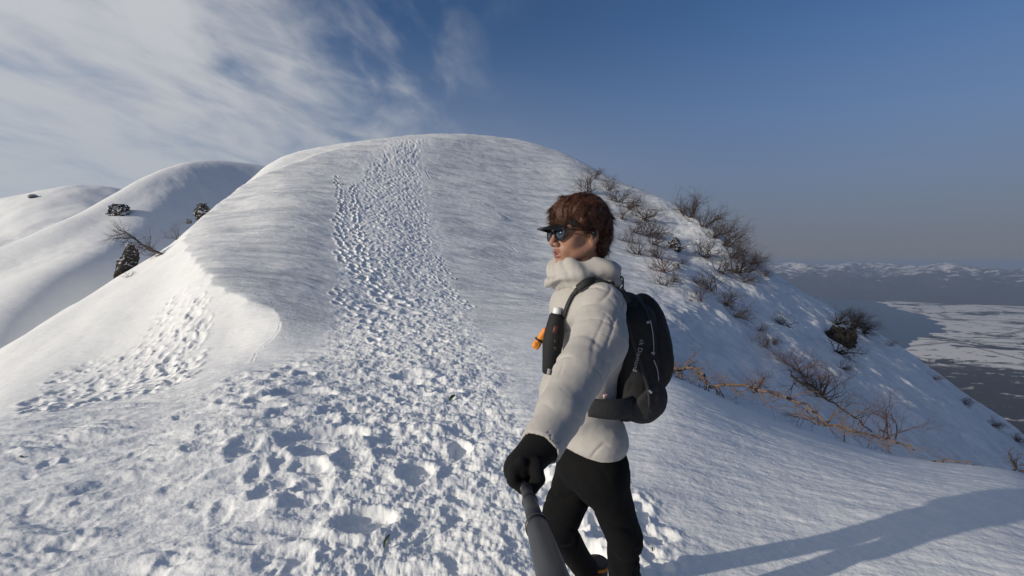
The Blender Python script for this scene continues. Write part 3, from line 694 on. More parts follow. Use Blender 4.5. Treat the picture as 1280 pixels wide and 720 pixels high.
G = 'bare shrubs on the right flank'
for args in (
 (746, 224, 9, 'tiny dark shrub near the top of the right skyline', (0.1, 0, 1), 4),
 (735, 240, 16, 'faint sparse shrub just above the back of the hair', (-0.3, 0, 0.8), 6),
 (760, 238, 13, 'small shrub beside the skyline right of the hair top', (0.3, 0, 0.6), 5),
 (772, 252, 16, 'dark bushy shrub upper left of the shrub band', (0.3, 0, 0.5), 7),
 (784, 260, 16, 'dark dense shrub touching the upper end of the shrub band', (0.5, 0, 0.4), 8),
 (776, 274, 12, 'low dark shrub on the left margin of the shrub band', (0.4, 0, 0.3), 5),
 (804, 275, 18, 'bushy brown shrub in the middle of the shrub band', (0.3, -0.2, 0.5), 8),
 (792, 290, 14, 'thin brown shrub left of the band above the pack', (0.3, 0, 0.4), 6),
 (808, 294, 18, 'brown shrub below the bushy one in the shrub band', (0.4, -0.2, 0.5), 8),
 (797, 318, 16, 'pale sparse shrub high above the backpack', (-0.3, -0.2, 0.6), 6),
 (822, 322, 15, 'small tangled shrub left of the dark rock', (0.2, 0, 0.5), 6),
 (828, 340, 18, 'tan tangled shrub below left of the dark rock', (-0.2, -0.2, 0.6), 8),
 (830, 357, 14, 'low faint shrub directly above the backpack', (-0.3, -0.2, 0.4), 6),
 (862, 272, 22, 'leafless shrub standing highest on the right skyline', (0.1, 0, 1), 10),
 (880, 284, 20, 'leafless shrub second from the top on the skyline', (0.4, 0, 0.8), 9),
 (893, 297, 18, 'leafless shrub in the middle of the skyline row', (0.4, 0, 0.8), 8),
 (904, 306, 24, 'shrub with one long twig reaching right over the skyline', (0.9, 0, 0.7), 6),
 (880, 322, 20, 'dark shrub alone on the snow inside the skyline row', (-0.1, -0.2, 0.8), 7),
 (912, 322, 18, 'dense dark shrub under the long twig', (0.3, -0.1, 0.7), 9),
 (898, 340, 18, 'dark shrub below the dense one under the skyline', (0.2, -0.2, 0.5), 7),
 (921, 340, 24, 'large bushy shrub low on the skyline row', (0.5, -0.2, 0.6), 10),
 (938, 330, 16, 'shrub lowest on the skyline leaning right', (0.9, 0, 0.4), 7),
 (888, 362, 26, 'wide tangled shrub in the centre of the flank', (-0.4, -0.2, 0.6), 9),
 (875, 376, 20, 'thin orange brown twigs left of the tangled flank shrub', (-0.8, -0.2, 0.3), 6),
 (905, 380, 22, 'dark branchy shrub right of the tangled flank shrub', (0.5, -0.3, 0.4), 8),
 (917, 395, 20, 'dark shrub trailing downhill below the centre of the flank', (0.7, -0.4, 0.2), 7),
 (947, 412, 10, 'small dark twigs trailing below the flank shrubs', (0.7, -0.4, 0.1), 4),
 (985, 408, 18, 'slanting dark shrub left of the rock hollow', (-0.5, 0, 0.6), 7),
 (957, 434, 20, 'dark shrub on the snow above the fallen branch', (-0.4, 0, 0.5), 7),
 (1068, 402, 12, 'thin shrub breaking the skyline above the rock hollow', (0.7, 0, 0.5), 5),
 (1003, 470, 34, 'fine reddish twiggy shrub above the fallen branch', (-0.6, -0.1, 0.7), 7),
 (1022, 492, 34, 'fine reddish shrub beside the long dark branch', (-0.2, -0.1, 1.0), 7),
 (815, 305, 14, 'rusty low shrub at the lower right of the shrub band', (0.5, -0.2, 0.2), 6),
 (786, 303, 12, 'short dark shrub at the lower left of the shrub band', (-0.3, 0, 0.4), 5),
 (838, 352, 12, 'low shrub trailing above the right edge of the backpack', (0.5, -0.2, 0.2), 5),
 (852, 330, 10, 'small dark tuft right of the little flank stone', (0.4, -0.2, 0.3), 5),
 (870, 352, 12, 'small shrub up and left of the wide tangled flank shrub', (-0.4, -0.2, 0.3), 5),
 (928, 352, 14, 'dark low shrub under the large bushy skyline shrub', (0.5, -0.3, 0.2), 6),
 (955, 345, 8, 'tiny twigs on the skyline right of the leaning shrub', (0.8, 0, 0.3), 5),
 (968, 430, 12, 'low dark twigs between the flank shrubs and the rock hollow', (-0.5, -0.2, 0.2), 5),
 (1110, 432, 6, 'tiny brush fringe on the lower skyline beside the plain', (0.8, 0, 0.2), 6),
 (1168, 474, 7, 'low brush fringe on the lower skyline above the lake forest', (0.8, 0, 0.2), 7),
 (1205, 505, 9, 'dark brush fringe halfway down the lower skyline', (0.9, 0, 0.2), 8),
 (1240, 532, 10, 'dark brush fringe near the bottom of the lower skyline', (0.9, 0, 0.2), 8),
 (1268, 550, 10, 'dark brush fringe where the lower skyline meets the border', (0.9, 0, 0.2), 8),
 ):
    px, py, h, lab, lean, n = args
    shrub(px, py, h * (1.3 if px < 850 and py < 370 else 1.25 if 'skyline' in lab or 'long twig' in lab else 1.0), lab, lean, n + (5 if 'skyline' in lab or 'long twig' in lab else 5), thick=1.25, group=G, mat=(bark_red if py > 440 or 'orange' in lab or 'tan ' in lab else bark), spread=0.6)
# the rock hollow with an undercut snow lip and roots
rock('rock_outcrop', 843, 313, 16, 20, 'small dark rock with twigs at the centre of the right flank', seed=22, sink=0.25)
shrub(850, 312, 14, 'short twigs growing on the small flank rock', (0.5, 0, 0.5), 6, group=G)
rock('rock_outcrop', 845, 335, 8, 9, 'little dark stone below the small flank rock', seed=25, sink=0.2)
rock('hollow_rock', 1046, 426, 40, 34, 'dark rock inside the snow hollow low on the right flank', seed=31, sink=0.5, mat=rock_bare)
for k, (px, py, h, lab, lean) in enumerate(((1042, 404, 24, 'dense dark roots hanging at the top of the rock hollow', (0.6, -0.4, -0.2)), (1060, 412, 24, 'dark tangled shrub right of the rock hollow', (0.7, -0.3, 0.1)), (1045, 440, 24, 'dark brush filling the bottom of the rock hollow', (0.5, -0.4, 0.1)), (1078, 416, 18, 'dark arching twigs at the right end of the rock hollow', (0.8, -0.2, 0.0)), (1052, 460, 12, 'low dark twigs on the snow below the rock hollow', (0.6, -0.3, 0.0)))):
    shrub(px, py, h, lab, lean, 12, depth=3, group=G, spread=0.5, thick=1.3, mat=bark_dark)

# the long fallen birch branch along the lip of the foreground
def long_branch(name, pts, r0, r1, label, mat, twig, seed, depth=2, tl=0.5, upz=0.3, cat='branch', group=None, side=(0, 0, 0)):
    rnd = random.Random(seed); segs = []; Wp = [P(*a) for a in pts]
    sub = []
    for i in range(len(Wp) - 1):
        for k in range(4):
            v = Wp[i].lerp(Wp[i + 1], k / 4); sub.append(v + Vector((rnd.gauss(0, .012), rnd.gauss(0, .02), rnd.gauss(0, .010))))
    sub.append(Wp[-1]); n = len(sub)
    for i in range(n - 1):
        a = r0 + (r1 - r0) * i / n; b_ = r0 + (r1 - r0) * (i + 1) / n; segs.append((sub[i], sub[i + 1], a, b_))
        for _ in range(twig):
            if rnd.random() < 0.6:
                dr = (sub[i + 1] - sub[i]).normalized()
                grow(rnd, sub[i], dr * rnd.uniform(0.2, 0.9) + Vector((rnd.gauss(0, .5) + side[0], rnd.gauss(0, .5) + side[1], rnd.gauss(0, .5) + upz)), tl * rnd.uniform(0.4, 1.2), max(a * 0.4, 0.0035), depth, segs, curl=0.5)
    o = tubes(name, segs, mat, 5); return o, Wp
o, _ = long_branch('fallen_branch', [(838, 464, 7.9), (852, 461, 7.9), (867, 460, 7.8), (880, 470, 7.7), (887, 484, 7.7), (905, 481, 7.5), (938, 483, 7.3), (953, 488, 7.2), (982, 496, 7.1), (1007, 506, 7.0), (1021, 518, 6.9), (1035, 530, 6.8), (1060, 536, 6.7), (1097, 545, 6.6), (1125, 554, 6.5), (1143, 563, 6.4)], 0.030, 0.012, '', bark_lit, 2, 5, tl=0.36, upz=-0.15)
tag(o, 'long tan fallen branch along the snow edge behind the backpack', 'branch')
o, _ = long_branch('fallen_branch', [(990, 470, 10.5), (1003, 480, 10.2), (1023, 492, 9.8), (1050, 510, 9.2), (1072, 524, 8.6), (1090, 540, 7.8)], 0.030, 0.010, '', bark_dark, 2, 9, tl=0.5, upz=0.25)
tag(o, 'dark slanting branch on the snow above the tan fallen branch', 'branch')
shrub(1104, 546, 48, 'fine upright twiggy shrub at the right end of the fallen branch', (0.05, 0, 1.2), 5, spread=0.28, mat=bark_red, group=G, d=6.7, depth=3)
shrub(1030, 530, 40, 'tangled tan shrub at the bend of the fallen branch', (-0.3, 0, 0.7), 7, spread=0.5, mat=bark_lit, group=G, d=6.95, depth=2)
shrub(945, 490, 32, 'small twigs rising from the middle of the fallen branch', (0.1, 0, 0.9), 5, spread=0.5, mat=bark_red, group=G, d=7.3, depth=2)
o, _ = long_branch('low_twigs', [(1166, 578, 6.1), (1180, 576, 6.1), (1198, 578, 6.0), (1208, 577, 6.0), (1222, 582, 5.95)], 0.010, 0.006, '', bark_lit, 1, 12, tl=0.16, upz=0.0, depth=1)
tag(o, 'low tan twigs poking over the snow edge at lower right', 'twigs')
shrub(1272, 588, 22, 'small dark twigs at the right border on the snow edge', (0.3, 0, 0.5), 6, spread=0.7, group=None, d=5.7, depth=2)

# scraps on the trodden snow
leaf_m = simple('dark_green_leaf', (0.018, 0.035, 0.018), rough=0.5, noise=0.5, nscale=60)
def leaf(px, py, ln, wd, rot, label, tilt=0.6, name='leaf'):
    w = hit(px, py); bm = bmesh.new(); n = 8; rows = []
    for i in range(n + 1):
        t = i / n; hw = wd * math.sin(math.pi * min(1, 0.08 + t * 0.92)) ** 0.7 * 0.5; z = 0.012 * math.sin(t * 3)
        rows.append([bm.verts.new((t * ln, -hw, z + 0.3 * hw)), bm.verts.new((t * ln, 0, z)), bm.verts.new((t * ln, hw, z + 0.3 * hw))])
    for a_, b_ in zip(rows, rows[1:]):
        for k in range(2): bm.faces.new((a_[k], a_[k + 1], b_[k + 1], b_[k]))
    me = bpy.data.meshes.new(name); bm.to_mesh(me); bm.free(); o = link(name, me, leaf_m)
    sd = o.modifiers.new('thick', 'SOLIDIFY'); sd.thickness = 0.0012
    o.rotation_euler = (0.3, -tilt, rot); o.location = w + Vector((0, 0, 0.004)); return tag(o, label, 'leaf', 'dark leaves on the snow')
leaf(480, 686, 0.075, 0.022, 1.0, 'dark green broken leaf standing in the deep foreground footprint', 0.9)
leaf(562, 501, 0.10, 0.05, 0.8, 'small dark leaf in the middle of the trodden trail', 0.5)
leaf(22, 573, 0.05, 0.022, 0.1, 'tiny dark leaf on the rippled snow at the left border', 0.1)
leaf(815, 690, 0.02, 0.012, 2.0, 'tiny dark leaf scrap on the snow right of the knee', 0.4)
# ------------------------------------------------------------ solid modelling: smooth distance fields turned into one continuous surface
def smin(a, b, k):
    h = np.clip(0.5 + 0.5 * (b - a) / k, 0, 1); return b + (a - b) * h - k * h * (1 - h)
def smax(a, b, k): return -smin(-a, -b, k)
class Field:
    def __init__(s, lo, hi, res):
        s.lo = np.array(lo, float); s.res = res; s.n = np.ceil((np.array(hi) - s.lo) / res).astype(int) + 1
        ax = [s.lo[i] + np.arange(s.n[i]) * res for i in range(3)]
        s.X = ax[0][:, None, None].astype(np.float32); s.Y = ax[1][None, :, None].astype(np.float32); s.Z = ax[2][None, None, :].astype(np.float32)
        s.V = None
    def cap(s, a, b, ra, rb, flat=None):
        a = np.array(a[:], float); b = np.array(b[:], float); ab = b - a; L2 = float(ab @ ab) + 1e-12
        t = np.clip(((s.X - a[0]) * ab[0] + (s.Y - a[1]) * ab[1] + (s.Z - a[2]) * ab[2]) / L2, 0, 1)
        d = np.sqrt((s.X - a[0] - t * ab[0]) ** 2 + (s.Y - a[1] - t * ab[1]) ** 2 + (s.Z - a[2] - t * ab[2]) ** 2)
        return d - (ra + (rb - ra) * t)
    def ell(s, c, r, M=None):
        dx, dy, dz = s.X - c[0], s.Y - c[1], s.Z - c[2]
        if M is not None:
            M = np.array(M, float)     # columns = axes
            u = dx * M[0, 0] + dy * M[1, 0] + dz * M[2, 0]; v = dx * M[0, 1] + dy * M[1, 1] + dz * M[2, 1]; w = dx * M[0, 2] + dy * M[1, 2] + dz * M[2, 2]
        else: u, v, w = dx, dy, dz
        k = np.sqrt((u / r[0]) ** 2 + (v / r[1]) ** 2 + (w / r[2]) ** 2)
        k2 = np.sqrt((u / r[0] ** 2) ** 2 + (v / r[1] ** 2) ** 2 + (w / r[2] ** 2) ** 2) + 1e-6
        return k * (k - 1) / k2
    def box(s, c, h, rad, M=None):
        dx, dy, dz = s.X - c[0], s.Y - c[1], s.Z - c[2]
        if M is not None:
            M = np.array(M, float); u = dx * M[0, 0] + dy * M[1, 0] + dz * M[2, 0]; v = dx * M[0, 1] + dy * M[1, 1] + dz * M[2, 1]; w = dx * M[0, 2] + dy * M[1, 2] + dz * M[2, 2]
        else: u, v, w = dx, dy, dz
        qx, qy, qz = np.abs(u) - h[0] + rad, np.abs(v) - h[1] + rad, np.abs(w) - h[2] + rad
        return np.sqrt(np.maximum(qx, 0) ** 2 + np.maximum(qy, 0) ** 2 + np.maximum(qz, 0) ** 2) + np.minimum(np.maximum(qx, np.maximum(qy, qz)), 0) - rad
    def plane(s, pt, nrm):
        n = np.array(nrm, float); n /= np.linalg.norm(n); return (s.X - pt[0]) * n[0] + (s.Y - pt[1]) * n[1] + (s.Z - pt[2]) * n[2]
    def add(s, d, k=0.02): s.V = (d + 0 * s.X + 0 * s.Y + 0 * s.Z) if s.V is None else smin(s.V, d, k)
    def cut(s, d, k=0.005): s.V = smax(s.V, -d, k)
    def mesh(s, name):
        V = s.V.astype(np.float32); ins = V < 0; n = V.shape
        cn = np.zeros((n[0]-1, n[1]-1, n[2]-1), np.int8)
        for i in (0, 1):
            for j in (0, 1):
                for k in (0, 1): cn += ins[i:n[0]-1+i, j:n[1]-1+j, k:n[2]-1+k]
        act = (cn > 0) & (cn < 8); idx = -np.ones(act.shape, np.int32); I, J, K = np.nonzero(act); idx[I, J, K] = np.arange(len(I))
        acc = np.zeros((len(I), 3)); cnt = np.zeros(len(I))
        cor = [(0,0,0),(1,0,0),(0,1,0),(1,1,0),(0,0,1),(1,0,1),(0,1,1),(1,1,1)]
        for a in range(8):
            for b_ in range(a + 1, 8):
                ca, cb = cor[a], cor[b_]
                if sum(abs(ca[t] - cb[t]) for t in range(3)) != 1: continue
                va = V[I + ca[0], J + ca[1], K + ca[2]]; vb = V[I + cb[0], J + cb[1], K + cb[2]]
                m_ = (va < 0) != (vb < 0); t = np.where(m_, va / np.where(m_, va - vb, 1), 0)
                p_ = np.array(ca)[None] + t[:, None] * (np.array(cb) - np.array(ca))[None]; acc += p_ * m_[:, None]; cnt += m_
        P_ = (acc / cnt[:, None] + np.stack([I, J, K], 1)) * s.res + s.lo
        Fq = []
        for ax in range(3):
            sl0 = [slice(None)] * 3; sl1 = [slice(None)] * 3; sl0[ax] = slice(0, -1); sl1[ax] = slice(1, None)
            a_, b_ = ins[tuple(sl0)], ins[tuple(sl1)]; e = a_ != b_; E = np.nonzero(e)
            o1, o2 = [t for t in range(3) if t != ax]
            E = list(E); ok = (E[o1] > 0) & (E[o2] > 0) & (E[o1] < n[o1] - 1) & (E[o2] < n[o2] - 1); E = [x[ok] for x in E]
            def g(d1, d2):
                q_ = list(E); q_[o1] = q_[o1] + d1; q_[o2] = q_[o2] + d2; return idx[tuple(q_)]
            qd = np.stack([g(-1, -1), g(0, -1), g(0, 0), g(-1, 0)], 1); fl = a_[tuple(E)]
            if ax == 1: fl = ~fl
            qd[~fl] = qd[~fl][:, ::-1]; Fq.append(qd)
        Fq = np.concatenate(Fq); Fq = Fq[(Fq >= 0).all(1)]
        return mesh_np(name, P_, Fq)
def relax(me, it=2, lam=0.5):
    n = len(me.vertices); co = np.zeros(n * 3, np.float32); me.vertices.foreach_get('co', co); co = co.reshape(-1, 3)
    ed = np.zeros(len(me.edges) * 2, np.int32); me.edges.foreach_get('vertices', ed); ed = ed.reshape(-1, 2)
    for _ in range(it):
        s_ = np.zeros_like(co); c_ = np.zeros(n)
        for k in range(3): s_[:, k] = np.bincount(ed[:, 0], co[ed[:, 1], k], n) + np.bincount(ed[:, 1], co[ed[:, 0], k], n)
        c_ = np.bincount(ed.ravel(), minlength=n); co = co * (1 - lam) + lam * s_ / np.maximum(c_, 1)[:, None]
    me.vertices.foreach_set('co', co.ravel()); me.update(); return co
def displace(me, fn):
    """push vertices along their normals by fn(co array, normal array)"""
    n = len(me.vertices); co = np.zeros(n * 3, np.float32); me.vertices.foreach_get('co', co); co = co.reshape(-1, 3)
    nr = np.zeros(n * 3, np.float32); me.vertex_normals.foreach_get('vector', nr); nr = nr.reshape(-1, 3)
    co = co + nr * fn(co, nr)[:, None]; me.vertices.foreach_set('co', co.astype(np.float32).ravel()); me.update()
def fold(co, A, u, v, su, sv, seed, oct=2):
    """soft bulges broken by a few sharp creases that run along u"""
    u = np.array(u[:]); v = np.array(v[:]); a = co @ u; b = co @ v; c = co @ np.cross(u, v)
    n1_ = fbm(a * su * 0.6 + c * 2 + 0.5 * pnoise(b * 5, a * 4, seed + 3), b * sv * 0.5 + 0.5 * pnoise(a * 5, c * 5, seed), 2, 0.4, seed)
    gate = sstep(pnoise(a * 7 + 3.1, b * 5 + c * 6, seed + 11), -0.25, 0.35)
    n2_ = fbm(a * su * 1.1 - c * 3, b * sv * 0.9 + a * 2, 2, 0.4, seed + 20); gate2 = sstep(pnoise(a * 9 + 7, b * 8, seed + 31), -0.1, 0.4)
    return A * (0.38 * n1_ - 0.85 * gate * np.exp(-(n1_ / 0.055) ** 2) - 0.55 * gate2 * np.exp(-(n2_ / 0.05) ** 2))

# ------------------------------------------------------------ materials for the hiker
skin = simple('skin', (0.33, 0.17, 0.11), rough=0.55, noise=0.22, nscale=22, bump=0.15, bscale=300); skin.node_tree.nodes['Principled BSDF'].inputs['Subsurface Weight'].default_value = 0.08; skin.node_tree.nodes['Principled BSDF'].inputs['Subsurface Radius'].default_value = (0.01, 0.004, 0.002)
lip = simple('lips', (0.25, 0.095, 0.07), rough=0.45, noise=0.1)
teeth_m = simple('teeth', (0.7, 0.66, 0.6), rough=0.4, noise=0.03)
hair_m = simple('brown_hair', (0.060, 0.023, 0.011), rough=0.55, noise=0.6, nscale=22, spec=0.3)
jacket_m = simple('cream_fabric', (0.41, 0.39, 0.365), rough=0.8, noise=0.05, nscale=14, bump=0.25, bscale=420, sheen=0.1)
nt = jacket_m.node_tree; b = nt.nodes['Principled BSDF']; tcn = N_(nt, 'ShaderNodeTexCoord'); pv = b.inputs['Normal'].links[0].from_socket
for sc_, ds_, st_ in ((11, 0.014, 0.5), (28, 0.005, 0.4)):
    nz = N_(nt, 'ShaderNodeTexNoise'); nz.noise_type = 'RIDGED_MULTIFRACTAL'; nz.inputs['Scale'].default_value = sc_; nz.inputs['Detail'].default_value = 1.5; nz.inputs['Distortion'].default_value = 1.2
    mp = N_(nt, 'ShaderNodeMapping'); mp.inputs['Rotation'].default_value = (0.3, 0.7, 0.2); mp.inputs['Scale'].default_value = (1, 0.5, 1.4); lk(nt, tcn.outputs['Object'], mp.inputs[0]); lk(nt, mp.outputs[0], nz.inputs[0])
    bp = N_(nt, 'ShaderNodeBump'); bp.invert = True; bp.inputs['Distance'].default_value = ds_ * 0.35; bp.inputs['Strength'].default_value = st_; lk(nt, nz.outputs[0], bp.inputs['Height']); lk(nt, pv, bp.inputs['Normal']); pv = bp.outputs[0]
lk(nt, pv, b.inputs['Normal'])
trouser_m = simple('black_trouser_fabric', (0.006, 0.006, 0.0065), rough=0.9, noise=0.2, nscale=20, bump=0.3, bscale=500, spec=0.12)
glove_m = simple('black_glove_knit', (0.005, 0.005, 0.0055), rough=0.9, noise=0.3, nscale=60, bump=0.6, bscale=350, spec=0.25)
pack_m = simple('black_pack_fabric', (0.013, 0.013, 0.014), rough=0.7, noise=0.3, nscale=30, bump=0.4, bscale=260, spec=0.3)
pack2_m = simple('charcoal_mesh_fabric', (0.028, 0.028, 0.030), rough=0.75, noise=0.4, nscale=160, bump=0.6, bscale=240, spec=0.3)
strap_m = simple('black_webbing', (0.014, 0.014, 0.015), rough=0.7, noise=0.2, nscale=80)
grey_m = simple('grey_piping', (0.30, 0.30, 0.31), rough=0.5, noise=0.1)
orange_m = simple('orange_fabric', (0.75, 0.26, 0.03), rough=0.6, noise=0.2, nscale=40, bump=0.5, bscale=120)
stick_m = simple('dark_grey_carbon', (0.020, 0.021, 0.024), rough=0.45, noise=0.1, nscale=20)
black_pl = simple('black_plastic', (0.010, 0.010, 0.011), rough=0.35, noise=0.1)
lens_m = simple('smoked_mirror_lens', (0.10, 0.13, 0.17), rough=0.06, noise=0.05, metal=0.85)
white_pl = simple('white_plastic', (0.75, 0.76, 0.78), rough=0.4, noise=0.03)
boot_m = simple('brown_boot_leather', (0.05, 0.035, 0.025), rough=0.7, noise=0.4, nscale=50)

person = empty('person', (0.28, 1.70, -1.5))
tag(person, 'hiker in a cream jacket with brown hair and sunglasses looking left', 'person')
bpy.context.view_layer.update()
def kid(o, parent=person):
    """parent keeping the world position"""
    o.parent = parent; bpy.context.view_layer.update(); o.matrix_parent_inverse = parent.matrix_world.inverted(); return o

# joints (photo pixel, forward distance)
SH_N = P(752, 388, 1.45); UA = P(749, 426, 1.34); EL = P(724, 468, 1.21); FA = P(700, 516, 1.08); WR = P(674, 562, 0.985)
SH_F = P(738, 384, 1.80); EL_F = P(752, 470, 1.93); WR_F = P(735, 545, 1.84)
HEADC = P(724, 292, 1.60)
yaw = math.radians(180 + 24)
hf = Vector((math.cos(yaw), math.sin(yaw), 0.0)); tilt = math.radians(2); hz_ = Vector((0, 0, 1)); hl = hz_.cross(hf)    # forward, up, left (towards the camera)
HM = Matrix((hf, hl, hz_)).transposed()
def H(x, y, z): return HEADC + hf * x + hl * y + hz_ * z

# feet on the snow
AN_N = P(781, 800, 1.75); AN_N.z = ground0(AN_N.x, AN_N.y) + 0.09
AN_F = P(735, 706, 1.95); AN_F.z = ground0(AN_F.x, AN_F.y) + 0.10
print('ankles', AN_N, AN_F)
HIP_N = P(752, 588, 1.53); KN_N = P(780, 672, 1.64); HIP_F = P(722, 590, 1.70); KN_F = P(697, 660, 1.69)

# --- body: head, neck and the slim figure inside the clothes, one surface
f = Field((-0.02, 0.90, -1.62), (0.52, 2.22, 0.26), 0.0085)
for a_, b_, r1, r2 in ((P(735, 370, 1.62), P(735, 530, 1.62), 0.085, 0.09), (SH_N, EL, 0.045, 0.036), (EL, WR, 0.036, 0.026), (SH_F, EL_F, 0.045, 0.036), (EL_F, WR_F, 0.036, 0.026), (P(748, 390, 1.50), P(738, 388, 1.76), 0.06, 0.06), (HIP_N + Vector((0, 0.03, 0)), KN_N, 0.055, 0.045), (KN_N, AN_N, 0.045, 0.035), (HIP_F, KN_F, 0.055, 0.045), (KN_F, AN_F, 0.042, 0.030), (P(742, 575, 1.59), P(730, 575, 1.68), 0.075, 0.075), (H(-0.012, 0, -0.06), H(-0.04, 0, -0.23), 0.056, 0.060)):
    f.add(f.cap(a_, b_, r1, r2), 0.03)
f.cut(f.plane(H(0, 0, -0.13), (0, 0, -1)), 0.001)   # the head is joined on from here up, at finer detail
low = f.mesh('b0')
f = Field(HEADC - Vector((0.17, 0.17, 0.150)), HEADC + Vector((0.17, 0.17, 0.15)), 0.0021)
def E_(c, r): return f.ell(H(*c), r, HM)
def C_(a_, b_, r1, r2): return f.cap(H(*a_), H(*b_), r1, r2)
f.add(E_((-0.008, 0, 0.035), (0.096, 0.076, 0.088)))
f.add(E_((0.030, 0, -0.035), (0.060, 0.058, 0.070)), 0.03)
for s_ in (-1, 1):
    f.add(C_((-0.012, s_ * 0.058, -0.045), (0.060, s_ * 0.020, -0.098), 0.016, 0.014), 0.025)
    f.add(E_((0.056, s_ * 0.040, -0.026), (0.028, 0.024, 0.026)), 0.015)
    f.add(C_((0.084, s_ * 0.012, 0.020), (0.070, s_ * 0.050, 0.018), 0.011, 0.011), 0.012)
f.add(E_((0.070, 0, -0.102), (0.021, 0.022, 0.018)), 0.018)
f.add(E_((0.070, 0, -0.066), (0.026, 0.034, 0.026)), 0.015)
f.add(C_((0.090, 0, 0.004), (0.110, 0, -0.034), 0.0085, 0.0105), 0.010)
for s_ in (-1, 1):
    f.add(E_((0.098, s_ * 0.0135, -0.041), (0.012, 0.008, 0.008)), 0.006)
    f.cut(E_((0.104, s_ * 0.0075, -0.050), (0.007, 0.0035, 0.004)), 0.003)
    f.cut(E_((0.096, s_ * 0.034, -0.001), (0.014, 0.018, 0.012)), 0.012)
    f.add(E_((0.079, s_ * 0.034, -0.001), (0.012, 0.012, 0.012)), 0.003)
f.add(E_((0.092, 0, -0.0625), (0.009, 0.022, 0.0052)), 0.005)
f.add(E_((0.089, 0, -0.0800), (0.009, 0.019, 0.0065)), 0.005)
f.cut(E_((0.102, 0, -0.0710), (0.026, 0.017, 0.0045)), 0.003)
for s_ in (-1, 1):
    f.add(E_((-0.012, s_ * 0.074, -0.010), (0.019, 0.010, 0.031)), 0.005)
    f.cut(E_((-0.008, s_ * 0.084, -0.006), (0.010, 0.007, 0.019)), 0.004)
    f.add(E_((-0.002, s_ * 0.077, -0.012), (0.005, 0.006, 0.008)), 0.003)
f.add(C_((-0.012, 0, -0.06), (-0.035, 0, -0.20), 0.056, 0.060), 0.02)
hd = f.mesh('b1'); relax(hd, 1, 0.4)
# join the two shells into one mesh object
bm = bmesh.new(); bm.from_mesh(low); bm.from_mesh(hd); bm.normal_update(); me = bpy.data.meshes.new('body'); bm.to_mesh(me); bm.free()
me.polygons.foreach_set('use_smooth', np.ones(len(me.polygons), bool))
body = link('body', me, [skin, lip])
inv = HM.inverted()
pc = np.zeros(len(me.polygons) * 3, np.float32); me.polygons.foreach_get('center', pc); pc = (pc.reshape(-1, 3) - np.array(HEADC)) @ np.array(HM)
li = ((pc[:, 0] > 0.082) & (np.abs(pc[:, 1]) < 0.021) & (((pc[:, 2] + 0.0635) / 0.0065) ** 2 < 1) | (pc[:, 0] > 0.080) & (np.abs(pc[:, 1]) < 0.019) & (((pc[:, 2] + 0.0795) / 0.0078) ** 2 < 1))
me.polygons.foreach_set('material_index', li.astype(np.int32)); kid(body)
# teeth
bm = bmesh.new(); bmesh.ops.create_uvsphere(bm, u_segments=20, v_segments=10, radius=1)
for v in bm.verts: v.co = H(0.0, 0, -0.0680) + hf * (0.072 + v.co.x * 0.019) + hl * v.co.y * 0.018 + hz_ * v.co.z * 0.0035
me = bpy.data.meshes.new('teeth'); bm.to_mesh(me); bm.free(); kid(link('teeth', me, teeth_m))

# --- hair: a full rough volume with thousands of locks
f = Field(HEADC - Vector((0.17, 0.17, 0.15)), HEADC + Vector((0.17, 0.17, 0.18)), 0.003)
f.add(E_((-0.012, 0, 0.048), (0.102, 0.085, 0.091)))
f.add(E_((0.045, 0, 0.066), (0.056, 0.064, 0.046)), 0.03)
f.add(E_((-0.062, 0, 0.000), (0.050, 0.070, 0.070)), 0.03)
f.add(E_((-0.066, 0, -0.050), (0.030, 0.055, 0.045)), 0.03)
for s_ in (-1, 1): f.add(C_((0.030, s_ * 0.073, 0.035), (0.018, s_ * 0.076, -0.006), 0.012, 0.006), 0.015)
face = f.box(H(0.095, 0, -0.085), (0.075, 0.14, 0.108), 0.03, HM)
f.cut(face, 0.02)
f.cut(E_((-0.010, 0.09, -0.022), (0.026, 0.030, 0.032)), 0.012); f.cut(E_((-0.010, -0.09, -0.022), (0.026, 0.030, 0.032)), 0.012)
f.cut(E_((0.03, 0, -0.06), (0.06, 0.11, 0.066)), 0.012)
hm_ = f.mesh('hair')
displace(hm_, lambda co, nr: 0.007 * (1 - 2 * np.abs(fbm(((co - np.array(HEADC)) @ np.array(hf)) * 14 + co[:, 2] * 12, ((co - np.array(HEADC)) @ np.array(hl)) * 40 + co[:, 2] * 6, 3, 0.6, 3))) + 0.006 * fbm(co[:, 0] * 25, co[:, 2] * 25 + co[:, 1] * 18, 3, 0.5, 6))
nv = len(hm_.vertices); hco = np.zeros(nv * 3, np.float32); hm_.vertices.foreach_get('co', hco); hco = hco.reshape(-1, 3); hno = np.zeros(nv * 3, np.float32); hm_.vertex_normals.foreach_get('vector', hno); hno = hno.reshape(-1, 3)
rnd = random.Random(21); strands = []
